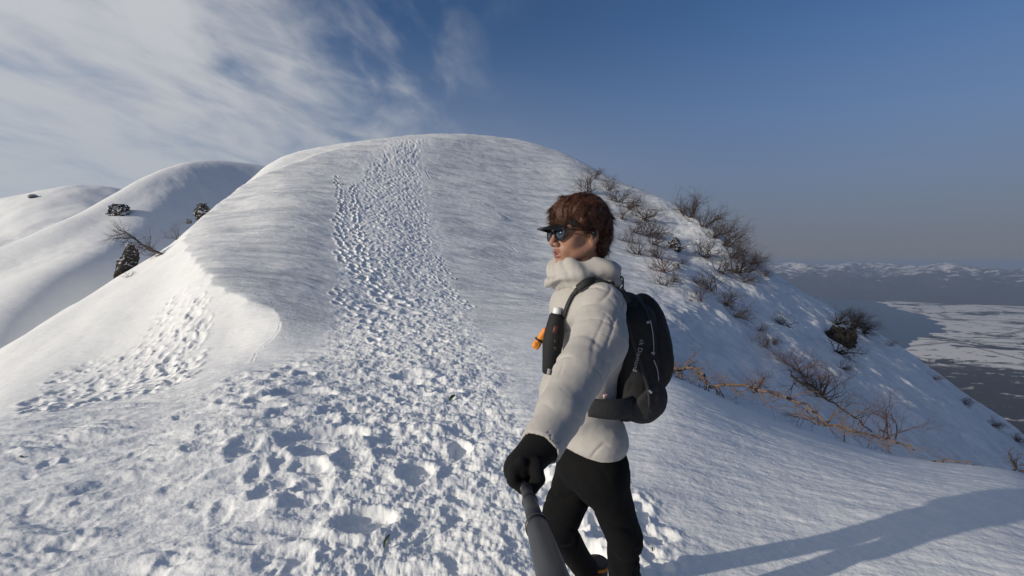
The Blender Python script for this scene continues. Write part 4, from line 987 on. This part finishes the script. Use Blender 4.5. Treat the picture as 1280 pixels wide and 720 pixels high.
for _ in range(11000):
    i = rnd.randrange(nv); c = Vector(hco[i].tolist()); n_ = Vector(hno[i].tolist()); lc = inv @ (c - HEADC)
    if lc.z < -0.095: continue
    cl_ = Vector((mnoise.noise(c * 28), mnoise.noise(c * 28 + Vector((9, 0, 0))), mnoise.noise(c * 28 + Vector((0, 9, 0)))))
    whorl = Vector((-0.05, 0, 0.12)); away = (lc - whorl); away -= n_ * 0
    flow = (hf * (away.x * 6 + 0.10) + hl * away.y * 6 + hz_ * (-0.55 + away.z * 1.5)).normalized()
    flow = (flow - n_ * flow.dot(n_)).normalized()
    d_ = (flow + n_ * rnd.uniform(0.05, 0.6) + cl_ * 1.25 + Vector((rnd.gauss(0, .12), rnd.gauss(0, .12), rnd.gauss(0, .12)))).normalized()
    L_ = rnd.uniform(0.016, 0.044); p0 = c - n_ * 0.006; r = rnd.uniform(0.0004, 0.0009)
    for k in range(4):
        p1 = p0 + d_ * L_ / 4
        strands.append((p0, p1, r * (1 - k * 0.22), r * (1 - (k + 1) * 0.22))); p0 = p1
        d_ = (d_ + Vector((0, 0, -0.14)) - n_ * 0.12 + cl_ * 0.2).normalized()
ho = tubes('hair', strands, hair_m, 3)
bm = bmesh.new(); bm.from_mesh(hm_); bm.from_mesh(ho.data); me = bpy.data.meshes.new('hair'); bm.to_mesh(me); bm.free(); me.polygons.foreach_set('use_smooth', np.ones(len(me.polygons), bool)); me.materials.append(hair_m)
ho.data = me; kid(ho)

# --- visor cap, sunglasses, earphone
def head_mesh(name, rows, mat, parent=person, thick=0.0015):
    bm = bmesh.new(); vr = [[bm.verts.new(H(*c)) for c in r] for r in rows]
    for a_, b_ in zip(vr, vr[1:]):
        for k in range(len(a_) - 1): bm.faces.new((a_[k], a_[k + 1], b_[k + 1], b_[k]))
    me = bpy.data.meshes.new(name); bm.to_mesh(me); bm.free(); o = link(name, me, mat); 
    for pl in me.polygons: pl.use_smooth = True
    sd = o.modifiers.new('thick', 'SOLIDIFY'); sd.thickness = thick; sd.offset = 0; kid(o, parent); return o
rows = []
for i in range(7):
    t = i / 6; row = []
    for k in range(17):
        a_ = (k / 16 - 0.5) * 2; w_ = 0.062 - 0.006 * t
        x = 0.080 + math.cos(a_ * 1.25) * 0.02 + t * 0.066 * math.cos(a_ * 1.5) ** 0.8; row.append((x, a_ * w_, 0.028 - 0.016 * t - 0.009 * a_ * a_))
    rows.append(row)
visor = head_mesh('visor_brim', rows, black_pl, thick=0.0018)
band = head_mesh('visor_band', [[(0.098 * math.cos(a_), 0.084 * math.sin(a_), z) for a_ in np.linspace(-2.0, 2.0, 30)] for z in (0.018, 0.05)], strap_m, thick=0.003)
glasses_frame = []
def torus_seg(pts, r): return [(pts[i], pts[(i + 1) % len(pts)], r, r) for i in range(len(pts))]
segs = []; lens_objs = []
for s_ in (-1, 1):
    cy = s_ * 0.034; loop = []; rows_l = []
    for k in range(28):
        a_ = 2 * math.pi * k / 28; yy = cy + 0.0255 * math.cos(a_) * (1 + 0.06 * math.sin(a_)); zz_ = -0.004 + 0.0235 * math.sin(a_) - 0.002 * s_ * math.cos(a_)
        loop.append(H(0.107 - 3.2 * yy * yy, yy, zz_))
    segs += torus_seg(loop, 0.0024)
    bm = bmesh.new(); ctr = bm.verts.new(H(0.1085 - 3.2 * cy * cy, cy, -0.004)); vs = [bm.verts.new(v) for v in loop]
    for k in range(28): bm.faces.new((ctr, vs[k], vs[(k + 1) % 28]))
    me = bpy.data.meshes.new('lens'); bm.to_mesh(me); bm.free(); lo = link('lens', me, lens_m)
    for pl in me.polygons: pl.use_smooth = True
    sd = lo.modifiers.new('t', 'SOLIDIFY'); sd.thickness = 0.0012; lens_objs.append(lo)
    segs.append((H(0.100, s_ * 0.058, 0.008), H(0.085, s_ * 0.071, 0.008), 0.0028, 0.0026)); segs.append((H(0.085, s_ * 0.071, 0.008), H(0.0, s_ * 0.084, 0.004), 0.0026, 0.002)); segs.append((H(0.0, s_ * 0.084, 0.004), H(-0.025, s_ * 0.080, -0.012), 0.002, 0.0016))
segs.append((H(0.106, -0.010, 0.004), H(0.106, 0.010, 0.004), 0.0022, 0.0022))
gl = tubes('sunglasses', segs, black_pl, 8); kid(gl)
for lo in lens_objs: kid(lo, gl)
bm = bmesh.new(); bmesh.ops.create_uvsphere(bm, u_segments=16, v_segments=10, radius=1)
for v in bm.verts: v.co = H(-0.006 + v.co.x * 0.010, 0.083 + v.co.y * 0.009, -0.004 + v.co.z * 0.011)
me = bpy.data.meshes.new('earphone'); bm.to_mesh(me); bm.free(); kid(link('earphone', me, black_pl))

# --- jacket with tall cowl collar
ft = Vector((-0.97, -0.24, 0)).normalized(); fl_ = Vector((0, 0, 1)).cross(ft); TM = Matrix((ft, fl_, Vector((0, 0, 1)))).transposed()
f = Field((-0.06, 0.86, -0.79), (0.58, 2.06, 0.06), 0.0052)
f.add(f.ell(P(736, 425, 1.62), (0.118, 0.185, 0.19), TM))
f.add(f.ell(P(722, 495, 1.62), (0.140, 0.175, 0.15), TM), 0.05)
f.add(f.ell(P(737, 545, 1.62), (0.132, 0.178, 0.13), TM), 0.04)
f.add(f.cap(P(752, 383, 1.46), P(738, 380, 1.79), 0.072, 0.072), 0.05)
f.add(f.ell(P(735, 368, 1.62), (0.075, 0.13, 0.07), TM), 0.05)
f.add(f.ell(P(712, 388, 1.58), (0.065, 0.12, 0.09), TM), 0.04)
f.V = smax(f.V, f.plane(P(737, 556, 1.56), (-0.08, 0.16, -1)), 0.010)
# near sleeve
arm = f.cap(SH_N, UA, 0.078, 0.081); arm = smin(arm, f.cap(UA, EL, 0.081, 0.068), 0.03); arm = smin(arm, f.cap(EL, FA, 0.068, 0.055), 0.02); arm = smin(arm, f.cap(FA, WR, 0.055, 0.049), 0.02)
arm = smax(arm, f.plane(WR, WR - FA), 0.008)
armf = f.cap(SH_F, EL_F, 0.085, 0.072); armf = smin(armf, f.cap(EL_F, WR_F, 0.072, 0.052), 0.03); armf = smax(armf, f.plane(WR_F, WR_F - EL_F), 0.008)
f.V = smin(f.V, arm, 0.022); f.V = smin(f.V, armf, 0.022)
# open cuff and hem
f.cut(f.cap(WR + (FA - WR) * 0.25, WR + (WR - FA), 0.042, 0.044), 0.003)
f.cut(f.ell(P(737, 578, 1.62), (0.121, 0.167, 0.12), TM), 0.006)
jm = f.mesh('jacket')
sl = (WR - UA).normalized(); slc = sl.cross(Vector((0.8, -0.5, 0.2))).normalized()
def jac(co, nr):
    dN = np.minimum.reduce([np.linalg.norm(np.cross(co - np.array(a_), np.array((b_ - a_).normalized())), axis=1) for a_, b_ in ((UA, EL), (EL, FA), (FA, WR))])
    on = 1 - sstep(dN, 0.085, 0.12); on = on * (co[:, 1] < 1.46)
    near_c = sstep(np.linalg.norm(co - np.array(WR), axis=1), 0.055, 0.10)
    hem = np.exp(-((co[:, 2] + 0.655) / 0.010) ** 2)
    el_ = np.exp(-(np.linalg.norm(co - np.array(EL) , axis=1) / 0.10) ** 2)
    fo = fold(co, 1, slc, sl, 5, 17, 3); ft2 = fold(co, 1, Vector((0.5, 0.35, 0.8)).normalized(), Vector((0.78, 0.1, -0.55)).normalized(), 4, 10, 8)
    fo2 = fold(co, 1, Vector((0.55, 0.2, 0.8)).normalized(), Vector((0.8, -0.2, -0.5)).normalized(), 4, 13, 77)
    return near_c * on * ((0.0052 + 0.006 * el_) * fo + 0.0055 * fo2) + (1 - on) * 0.011 * ft2 + near_c * 0.0008 * fbm(co[:, 0] * 45, co[:, 2] * 45 + co[:, 1] * 30, 2, 0.5, 91) + near_c * 0.0035 * fbm(co[:, 0] * 9, co[:, 2] * 9 + co[:, 1] * 5, 3, 0.5, 13) - 0.003 * hem
displace(jm, jac)
jacket = kid(link('jacket', jm, jacket_m))
# cowl
CC = P(716, 336, 1.60)
ct = Vector((0.06, 0, 1)).normalized(); cf = (ft - ct * ft.dot(ct)).normalized(); cl2 = ct.cross(cf); CM = Matrix((cf, cl2, ct)).transposed()
f = Field(CC - Vector((0.19, 0.19, 0.16)), CC + Vector((0.21, 0.19, 0.14)), 0.0042)
f.add(f.ell(CC + Vector((0.012, 0, -0.012)), (0.102, 0.106, 0.070), CM))
f.add(f.ell(CC + Vector((0.090, 0, -0.002)), (0.075, 0.100, 0.052), CM), 0.035)
f.add(f.ell(CC + Vector((0.020, 0, -0.05)), (0.085, 0.10, 0.05), CM), 0.03)
for r0_, (a0_, a1_, h0_, h1_, rad_) in enumerate(((-10, 165, -0.050, 0.026, 0.101), (70, 200, -0.062, -0.010, 0.103))):
    pr = None
    for i in range(13):
        t = i / 12; a_ = math.radians(a0_ + (a1_ - a0_) * t); q_ = CC + Vector((0.012 + 0.05 * max(0, -math.cos(a_)), 0, -0.012)) + cf * rad_ * math.cos(a_) + cl2 * rad_ * math.sin(a_) + ct * (h0_ + (h1_ - h0_) * t ** 0.8)
        if pr is not None: f.add(f.cap(pr, q_, 0.009, 0.009), 0.016)
        pr = q_
f.cut(f.cap(HEADC + Vector((0.0, 0, 0.0)), HEADC + Vector((0.012, 0, -0.30)), 0.080, 0.070), 0.010)
f.V = smax(f.V, f.plane(CC + ct * 0.047, ct), 0.012)
f.V = smax(f.V, -f.plane(CC - ct * 0.085, ct), 0.01)
cm_ = f.mesh('collar')
def cow(co, nr):
    l = (co - np.array(CC)) @ np.array(CM); ang = np.arctan2(l[:, 1], l[:, 0])
    w1 = fbm(ang * 0.5 + l[:, 2] * 3, l[:, 2] * 12 + ang * 1.5, 1, 0.4, 5); w2 = fbm(ang * 1.2, l[:, 2] * 22 - ang * 1.4, 2, 0.4, 15)
    return 0.013 * w1 - 0.006 * np.exp(-(w1 / 0.09) ** 2) * sstep(np.sin(ang * 2 + 1), -0.4, 0.6)
displace(cm_, cow); relax(cm_, 2, 0.5); kid(link('collar', cm_, jacket_m), jacket)

# --- trousers
f = Field((-0.02, 1.25, -1.58), (0.56, 2.25, -0.56), 0.0075)
f.add(f.ell(P(738, 578, 1.62), (0.124, 0.165, 0.13), TM))
f.add(f.cap(HIP_N, KN_N, 0.086, 0.066), 0.04); f.add(f.cap(KN_N, AN_N + Vector((0, 0, 0.03)), 0.066, 0.060), 0.025)
l2 = f.cap(HIP_F, KN_F, 0.090, 0.070); l2 = smin(l2, f.cap(KN_F, AN_F + Vector((0, 0, 0.02)), 0.064, 0.054), 0.015); f.V = smin(f.V, l2, 0.012)
f.add(f.ell(P(737, 545, 1.62), (0.112, 0.150, 0.11), TM), 0.03)
f.V = smax(f.V, f.plane(P(738, 515, 1.62), (0, 0, 1)), 0.01)
tm_ = f.mesh('trousers')
def trs(co, nr):
    fo = fold(co, 1, Vector((0.8, 0.3, -0.5)).normalized(), Vector((0.45, 0, 0.89)).normalized(), 3, 9, 23)
    kn = np.exp(-((co[:, 2] - KN_N.z) / 0.10) ** 2)
    return (0.010 + 0.008 * kn) * fo + 0.004 * fbm(co[:, 0] * 11, co[:, 2] * 11 + co[:, 1] * 6, 3, 0.5, 33)
displace(tm_, trs); trousers = kid(link('trousers', tm_, trouser_m))
bvh_j = None
# pocket zip pull on the thigh
segs = [(P(722, 584, 1.40), P(724, 592, 1.40), 0.0015, 0.0012)]

# --- boots with orange straps
def boot(an, yawb, label=None):
    gz = ground0(an.x, an.y); fw = Vector((math.cos(yawb), math.sin(yawb), 0)); lt = Vector((0, 0, 1)).cross(fw); M_ = Matrix((fw, lt, Vector((0, 0, 1)))).transposed()
    b0 = Vector((an.x, an.y, gz)); f = Field(b0 - Vector((0.26, 0.26, 0.03)), b0 + Vector((0.26, 0.26, 0.26)), 0.005)
    f.add(f.box(b0 + fw * 0.07 + Vector((0, 0, 0.018)), (0.145, 0.048, 0.018), 0.014, M_))
    f.add(f.ell(b0 + fw * 0.14 + Vector((0, 0, 0.045)), (0.075, 0.046, 0.040), M_), 0.02)
    f.add(f.cap(b0 + Vector((0, 0, 0.05)), b0 + Vector((0, 0, 0.17)), 0.047, 0.050), 0.03)
    f.add(f.cap(b0 + fw * 0.02 + Vector((0, 0, 0.09)), b0 + fw * 0.12 + Vector((0, 0, 0.05)), 0.042, 0.036), 0.02)
    f.V = smax(f.V, f.plane(b0 + Vector((0, 0, 0.162)), (0, 0, 1)), 0.004)
    bo = kid(link('boot', f.mesh('boot'), boot_m))
    for t, z0, rr_ in ((0.0, 0.148, 0.053), (0.15, 0.052, 0.046), (0.08, 0.075, 0.052), (0.02, 0.115, 0.056)):
        pts = []
        for k in range(20):
            a_ = 2 * math.pi * k / 20; pts.append(b0 + fw * (t + (1.0 if t == 0 else 0.3) * rr_ * math.sin(a_) * (1 if t < 0.05 else 0)) + lt * rr_ * math.cos(a_) * 1.02 + Vector((0, 0, z0 + rr_ * 0.92 * math.sin(a_) * (0.95 if t > 0.05 else 0.0 if t == 0 else 0.3))))
        kid(tubes('strap', torus_seg(pts, 0.006), orange_m, 6), bo)
    return bo
boot(AN_N, math.radians(190)); boot(AN_F + Vector((0.045, 0.02, 0)), math.radians(205))

# --- selfie stick
B0 = P(652, 588, 0.985); B1 = P(656, 606, 0.93); A1 = P(691, 722, 0.40)
sd_ = (A1 - B1).normalized(); Aend = B1 + sd_ * ((A1 - B1).length + 0.26)
def lathe(name, a_, b_, prof, mat, sides=20):
    """prof: list of (t metres along a->b, radius)"""
    d_ = (b_ - a_).normalized(); u_ = d_.orthogonal().normalized(); v_ = d_.cross(u_); bm = bmesh.new(); rings = []
    for t, r in prof: rings.append([bm.verts.new(a_ + d_ * t + (u_ * math.cos(2 * math.pi * k / sides) + v_ * math.sin(2 * math.pi * k / sides)) * r) for k in range(sides)])
    for x, y in zip(rings, rings[1:]):
        for k in range(sides): bm.faces.new((x[k], x[(k + 1) % sides], y[(k + 1) % sides], y[k]))
    bm.faces.new(rings[0][::-1]); bm.faces.new(rings[-1]); me = bpy.data.meshes.new(name); bm.to_mesh(me); bm.free()
    o = link(name, me, mat)
    for pl in me.polygons: pl.use_smooth = len(pl.vertices) == 4
    return o
stick = empty('selfie_stick', B1); tag(stick, 'dark grey telescopic camera pole held in the black gloved hand', 'camera pole'); bpy.context.view_layer.update()
st0 = B1 - sd_ * 0.07; L_all = (Aend - st0).length
def tpos(py):   # distance along the pole where it crosses a photo row
    lo, hi = 0.0, L_all
    for _ in range(40):
        m_ = (lo + hi) / 2; v = st0 + sd_ * m_; cz = v.y * cP - v.z * sP; cy = v.y * sP + v.z * cP; yy = 360 - F * cy / cz
        if yy < py: lo = m_
        else: hi = m_
    return lo
t1, t2, t3 = tpos(612), tpos(627), tpos(659)
kid(lathe('grip', st0, Aend, [(0, 0.009), (0.004, 0.0115), (t1 - 0.002, 0.0115), (t1, 0.010)], black_pl, 20), stick)
kid(lathe('tube', st0, Aend, [(t1, 0.0108), (t2, 0.0108)], stick_m, 28), stick)
kid(lathe('tube', st0, Aend, [(t2 + 0.001, 0.0124), (t3, 0.0124)], stick_m, 28), stick)
kid(lathe('tube', st0, Aend, [(t3 + 0.001, 0.0150), (L_all, 0.0158)], stick_m, 28), stick)
for t, r in ((t1, 0.0128), (t2, 0.0142), (t3, 0.0168)): kid(lathe('collar_ring', st0, Aend, [(t - 0.005, r - 0.002), (t - 0.004, r), (t + 0.004, r), (t + 0.005, r - 0.002)], black_pl, 24), stick)

# --- gloves: the near one closes round the pole
def glove(name, wr, palm, axis, across, toward, fist=True):
    """axis: along the grip, across: palm side, toward: finger side"""
    f = Field(palm - Vector((0.12, 0.12, 0.12)), palm + Vector((0.12, 0.12, 0.13)), 0.0026)
    f.add(f.cap(wr, palm + across * 0.018, 0.043, 0.036))
    f.add(f.ell(palm + across * 0.020, (0.036, 0.026, 0.046), Matrix((toward, across, axis)).transposed()), 0.02)
    for i in range(4):
        c0 = palm + axis * (0.036 - i * 0.0235); ln = (0.92, 1.0, 0.97, 0.82)[i]; R_ = 0.0255 * ln + 0.002; pts = []
        for k, a_ in enumerate((100, 55, 5, -50, -100)):
            a2 = math.radians(a_); pts.append(c0 + across * (R_ * math.sin(a2) + 0.004) + toward * R_ * math.cos(a2) * 1.1)
        for k in range(4): f.add(f.cap(pts[k], pts[k + 1], 0.0135 - 0.0009 * k, 0.0128 - 0.0009 * k), 0.0028)
    th = [palm + across * 0.03 - axis * 0.0 - toward * 0.022, palm - toward * 0.030 + axis * 0.030 + across * 0.010, palm - toward * 0.020 + axis * 0.054 - across * 0.012, palm + toward * 0.002 + axis * 0.060 - across * 0.022]
    for k in range(3): f.add(f.cap(th[k], th[k + 1], 0.0165 - 0.0012 * k, 0.0152 - 0.0012 * k), 0.006)
    gm = f.mesh(name); relax(gm, 1, 0.3); return kid(link(name, gm, glove_m))
gax = sd_; tow = (Vector((-0.75, -0.25, -0.35)) - sd_ * Vector((-0.75, -0.25, -0.35)).dot(sd_)).normalized()
acr = gax.cross(tow).normalized()
if acr.z < 0: acr = -acr
glove('glove', WR + (FA - WR) * 0.15, P(657, 594, 0.955), gax, acr, tow)
pf = WR_F + (WR_F - EL_F).normalized() * 0.07
glove('glove', WR_F, pf, Vector((0.2, 0.3, -0.9)).normalized(), Vector((0, 0.95, 0.3)).normalized(), Vector((-0.95, 0, -0.2)).normalized())
# ------------------------------------------------------------ backpack and what hangs on it
from mathutils.bvhtree import BVHTree
def bvh_of(objs):
    V = []; Fc = []
    for o in objs:
        base = len(V); me = o.data; V += [v.co.copy() for v in me.vertices]; Fc += [[i + base for i in p_.vertices] for p_ in me.polygons]
    return BVHTree.FromPolygons(V, Fc)
BP = P(786, 444, 1.62)
ang = math.radians(7)
bup = Vector((math.sin(ang) * -1, 0.0, math.cos(ang))); bfw = Vector((-0.97, -0.24, 0)); bfw = (bfw - bup * bfw.dot(bup)).normalized(); bl = bup.cross(bfw); BM = Matrix((bfw, bl, bup)).transposed()
def BK(x, y, z): return BP + bfw * x + bl * y + bup * z
pack = empty('backpack', BK(0, 0, -0.24)); tag(pack, 'black hiking daypack worn on the back of the hiker', 'backpack'); bpy.context.view_layer.update()
f = Field(BP - Vector((0.24, 0.24, 0.32)), BP + Vector((0.24, 0.24, 0.32)), 0.0048)
f.add(f.box(BK(0.005, 0, 0.0), (0.084, 0.135, 0.205), 0.075, BM))
f.add(f.ell(BK(0.035, 0, -0.15), (0.105, 0.130, 0.080), BM), 0.03)
f.V = smax(f.V, f.plane(BK(0, 0, 0.225), bup + bfw * -0.25), 0.02)
pm = f.mesh('pack_body')
displace(pm, lambda co, nr: 0.005 * fold(co, 1, Vector((0.6, 0, 0.8)), Vector((0.8, 0, -0.6)), 4, 9, 43) + 0.005 * fbm(co[:, 0] * 12, co[:, 2] * 12, 3, 0.5, 46))
pbody = kid(link('pack_body', pm, pack_m), pack)
f = Field(BP - Vector((0.24, 0.24, 0.32)), BP + Vector((0.24, 0.24, 0.32)), 0.0052)
f.add(f.ell(BK(-0.078, 0, 0.035), (0.068, 0.118, 0.185), BM)); f.add(f.ell(BK(-0.092, 0, -0.02), (0.052, 0.108, 0.120), BM), 0.02)
fp = f.mesh('front_pocket'); displace(fp, lambda co, nr: 0.004 * fbm(co[:, 1] * 14, co[:, 2] * 12, 3, 0.5, 49)); kid(link('front_pocket', fp, pack_m), pack)
f = Field(BP - Vector((0.24, 0.24, 0.36)), BP + Vector((0.26, 0.24, 0.1)), 0.005)
f.add(f.ell(BK(0.012, 0.088, -0.135), (0.092, 0.058, 0.088), BM)); f.V = smax(f.V, f.plane(BK(0.0, 0.10, -0.078), bup + bfw * 0.75), 0.008)
sp_ = f.mesh('side_pocket'); displace(sp_, lambda co, nr: 0.003 * fbm(co[:, 0] * 20, co[:, 2] * 20, 3, 0.5, 52)); spo = kid(link('side_pocket', sp_, pack2_m), pack)
f = Field(BK(0.05, 0, 0.2) - Vector((0.2, 0.2, 0.12)), BK(0.05, 0, 0.2) + Vector((0.2, 0.2, 0.12)), 0.005)
f.add(f.ell(BK(0.020, 0, 0.190), (0.088, 0.105, 0.046), BM)); lid = f.mesh('lid'); displace(lid, lambda co, nr: 0.006 * fbm(co[:, 0] * 16, co[:, 1] * 16, 3, 0.5, 55)); kid(link('lid', lid, pack_m), pack)

bp_ = bvh_of([pbody, spo, bpy.data.objects['front_pocket'], bpy.data.objects['lid']])
bj_ = bvh_of([jacket, bpy.data.objects['collar']])
def on(bv, px, py, off=0.003, dflt=1.45):
    a_, b_ = ray(px, py); d_ = Vector((a_, 1, b_)).normalized(); loc, nr, i, ds = bv.ray_cast(Vector((0, 0, 0)), d_)
    if loc is None: return P(px, py, dflt), Vector((0, -1, 0))
    return loc - d_ * off, nr
def ribbon(name, bv, pts, w, mat, parent, off=0.004, thick=0.003, sub=6, dflt=1.45):
    """flat strap laid over a surface along a line"""
    cs = []
    for i in range(len(pts) - 1):
        for k in range(sub): t = k / sub; cs.append(on(bv, pts[i][0] * (1 - t) + pts[i + 1][0] * t, pts[i][1] * (1 - t) + pts[i + 1][1] * t, off, dflt))
    cs.append(on(bv, *pts[-1], off, dflt)); pos = [c[0] for c in cs]
    for _ in range(5): pos = [pos[0]] + [(pos[i - 1] + pos[i] * 2 + pos[i + 1]) / 4 for i in range(1, len(pos) - 1)] + [pos[-1]]
    bm = bmesh.new(); rows = []
    for i, q_ in enumerate(pos):
        t = (pos[min(i + 1, len(pos) - 1)] - pos[max(i - 1, 0)]).normalized(); n_ = cs[i][1]; sdv = t.cross(n_).normalized()
        rows.append([bm.verts.new(q_ + sdv * w * s_ + n_ * 0.002 * (1 - abs(s_) * 2) ) for s_ in (-0.5, -0.17, 0.17, 0.5)])
    for a_, b_ in zip(rows, rows[1:]):
        for k in range(3): bm.faces.new((a_[k], a_[k + 1], b_[k + 1], b_[k]))
    bmesh.ops.recalc_face_normals(bm, faces=bm.faces); me = bpy.data.meshes.new(name); bm.to_mesh(me); bm.free(); o = link(name, me, mat)
    for pl in me.polygons: pl.use_smooth = True
    sd = o.modifiers.new('t', 'SOLIDIFY'); sd.thickness = thick; sd.offset = 0; kid(o, parent); return o
ribbon('shoulder_strap', bj_, [(786, 378), (776, 364), (764, 355), (752, 351), (740, 351), (731, 354), (722, 361)], 0.026, strap_m, pack, 0.008, 0.007)
ribbon('shoulder_strap', bj_, [(722, 361), (715, 370), (709, 382), (704, 398)], 0.014, strap_m, pack, 0.006, 0.005)
rows = []; HB = P(737, 488, 1.62)
for i in range(26):
    a_ = math.radians(60 + i * 4.6); w_ = 0.040 - 0.010 * (1 - i / 25)
    rows.append([HB + ft * 0.150 * math.cos(a_) + fl_ * 0.186 * math.sin(a_) + ft * 0.006 * math.cos(a_) * (1 - s_ * s_) + fl_ * 0.006 * (1 - s_ * s_) + Vector((0, 0, w_ * s_ - 0.010 + 0.012 * math.cos(a_))) for s_ in (-1, -0.5, 0, 0.5, 1)])
bm = bmesh.new(); vr = [[bm.verts.new(c) for c in r] for r in rows]
for a_, b_ in zip(vr, vr[1:]):
    for k in range(4): bm.faces.new((a_[k], a_[k + 1], b_[k + 1], b_[k]))
me = bpy.data.meshes.new('hip_belt'); bm.to_mesh(me); bm.free(); hb = link('hip_belt', me, pack2_m)
for pl in me.polygons: pl.use_smooth = True
sd = hb.modifiers.new('t', 'SOLIDIFY'); sd.thickness = 0.009; sd.offset = 0; kid(hb, pack)
ribbon('zip', bp_, [(813, 402), (816, 416), (817, 432), (817, 444)], 0.003, grey_m, pack, 0.002, 0.002)
ribbon('zip', bp_, [(817, 450), (822, 462), (823, 476)], 0.003, grey_m, pack, 0.002, 0.002)
ribbon('buckle', bp_, [(808, 403), (813, 402)], 0.007, grey_m, pack, 0.004, 0.003)
ribbon('buckle', bp_, [(814, 441), (818, 441)], 0.006, grey_m, pack, 0.004, 0.003)
ribbon('buckle', bp_, [(811, 488), (815, 491)], 0.008, grey_m, pack, 0.004, 0.003)
ribbon('webbing', bp_, [(783, 398), (792, 430), (803, 462), (812, 490), (812, 510)], 0.012, strap_m, pack, 0.003, 0.003)
ribbon('webbing', bp_, [(795, 372), (806, 384), (813, 402)], 0.010, strap_m, pack, 0.003, 0.003)
kid(tubes('strap_end', [(P(806, 505, 1.50), P(809, 516, 1.50), 0.003, 0.003), (P(809, 516, 1.50), P(805, 519, 1.50), 0.003, 0.002)], strap_m, 5), pack)
# hanging loop at the top
pts = [P(774, 362, 1.55), P(773, 352, 1.55), P(776, 345, 1.55), P(779, 348, 1.55), P(779, 358, 1.55), P(778, 366, 1.55)]
kid(tubes('haul_loop', [(pts[i], pts[i + 1], 0.003, 0.003) for i in range(5)], strap_m, 6), pack)
# lettering down the side
cu = bpy.data.curves.new('lettering', 'FONT'); cu.body = 'ck Diamond'; cu.size = 0.0215; cu.extrude = 0.0004; cu.align_x = 'CENTER'; cu.align_y = 'CENTER'; cu.space_character = 1.05
to = bpy.data.objects.new('lettering', cu); C.objects.link(to); cu.materials.append(grey_m)
c0, n0 = on(bp_, 798, 444, 0.004); ca, _ = on(bp_, 802, 425, 0.004); cb, _ = on(bp_, 793, 463, 0.004)
xa = (cb - ca).normalized(); na = (n0 - xa * n0.dot(xa)).normalized()
if na.y > 0: na = -na
ya = na.cross(xa); to.matrix_world = Matrix.Translation((ca + cb) / 2 + na * 0.006) @ Matrix((xa, ya, na)).transposed().to_4x4()
bpy.context.view_layer.update(); mw = to.matrix_world.copy(); to.parent = pack; to.matrix_parent_inverse = pack.matrix_world.inverted(); to.matrix_world = mw
bpy.context.view_layer.update(); tme = bpy.data.meshes.new_from_object(to.evaluated_get(bpy.context.evaluated_depsgraph_get())); t2_ = link('lettering', tme, grey_m); t2_.matrix_world = mw; bpy.data.objects.remove(to); kid(t2_, pack)
# small pink tag on the belt
lab_m = simple('pink_tag', (0.75, 0.5, 0.48), rough=0.6, noise=0.05)
ribbon('tag', bj_, [(754, 496), (760, 494)], 0.012, lab_m, pack, 0.020, 0.002, 3)

# flask in the chest pocket
bt = Vector((P(696, 392, 1.50))); bb = Vector((P(686, 467, 1.50)))
flask = empty('bottle', bb); tag(flask, 'black soft flask with white cap in the chest strap pocket', 'bottle'); bpy.context.view_layer.update()
Lb = (bb - bt).length
bo = lathe('pocket', bt, bb, [(0.0, 0.018), (0.006, 0.024), (0.03, 0.028), (0.07, 0.0335), (0.11, 0.034), (0.15, 0.030), (Lb - 0.02, 0.025), (Lb - 0.004, 0.023), (Lb, 0.018)], pack_m, 28)
displace(bo.data, lambda co, nr: 0.0025 * fbm(co[:, 0] * 40, co[:, 2] * 30, 3, 0.5, 61)); 
for pl in bo.data.polygons: pl.use_smooth = True
kid(bo, flask)
kid(lathe('cap', bt - (bb - bt).normalized() * 0.022, bb, [(0, 0.008), (0.004, 0.013), (0.016, 0.014), (0.024, 0.016)], white_pl, 20), flask)
bb_ = bvh_of([bo])
ribbon('reflective_patch', bb_, [(687, 461), (685.5, 468)], 0.012, grey_m, flask, 0.003, 0.001, 3)
dk = simple('dark_red_print', (0.06, 0.012, 0.014), rough=0.5)
ribbon('printed_mark', bb_, [(696, 407), (693, 417)], 0.016, dk, flask, 0.002, 0.0008, 3)
for y0 in (424, 433): ribbon('printed_mark', bb_, [(695, y0), (694, y0 + 5)], 0.010, black_pl, flask, 0.002, 0.0008, 2)
# orange pouch clipped in front
oc = P(675, 424, 1.56)
pouch = empty('orange_pouch', oc); tag(pouch, 'small orange folded pouch with black band on the chest', 'pouch'); bpy.context.view_layer.update()
f = Field(oc - Vector((0.06, 0.06, 0.06)), oc + Vector((0.06, 0.06, 0.06)), 0.002)
axp = (P(683, 411, 1.56) - P(668, 434, 1.56)).normalized(); up_ = Vector((0, 1, 0)); thn = axp.cross(up_).normalized(); PM = Matrix((axp, up_, thn)).transposed()
f.add(f.box(oc + axp * 0.010, (0.034, 0.016, 0.012), 0.008, PM)); f.add(f.box(oc - axp * 0.026, (0.012, 0.020, 0.012), 0.007, PM), 0.006)
om = f.mesh('pouch_body'); displace(om, lambda co, nr: 0.003 * fbm(co[:, 0] * 70, co[:, 2] * 70, 3, 0.6, 71)); kid(link('pouch_body', om, orange_m), pouch)
loop = [oc - axp * 0.004 + up_ * 0.0185 * math.cos(a_) + thn * 0.0145 * math.sin(a_) for a_ in np.linspace(0, 2 * math.pi, 20, endpoint=False)]
kid(tubes('band', torus_seg(loop, 0.004), strap_m, 6), pouch)
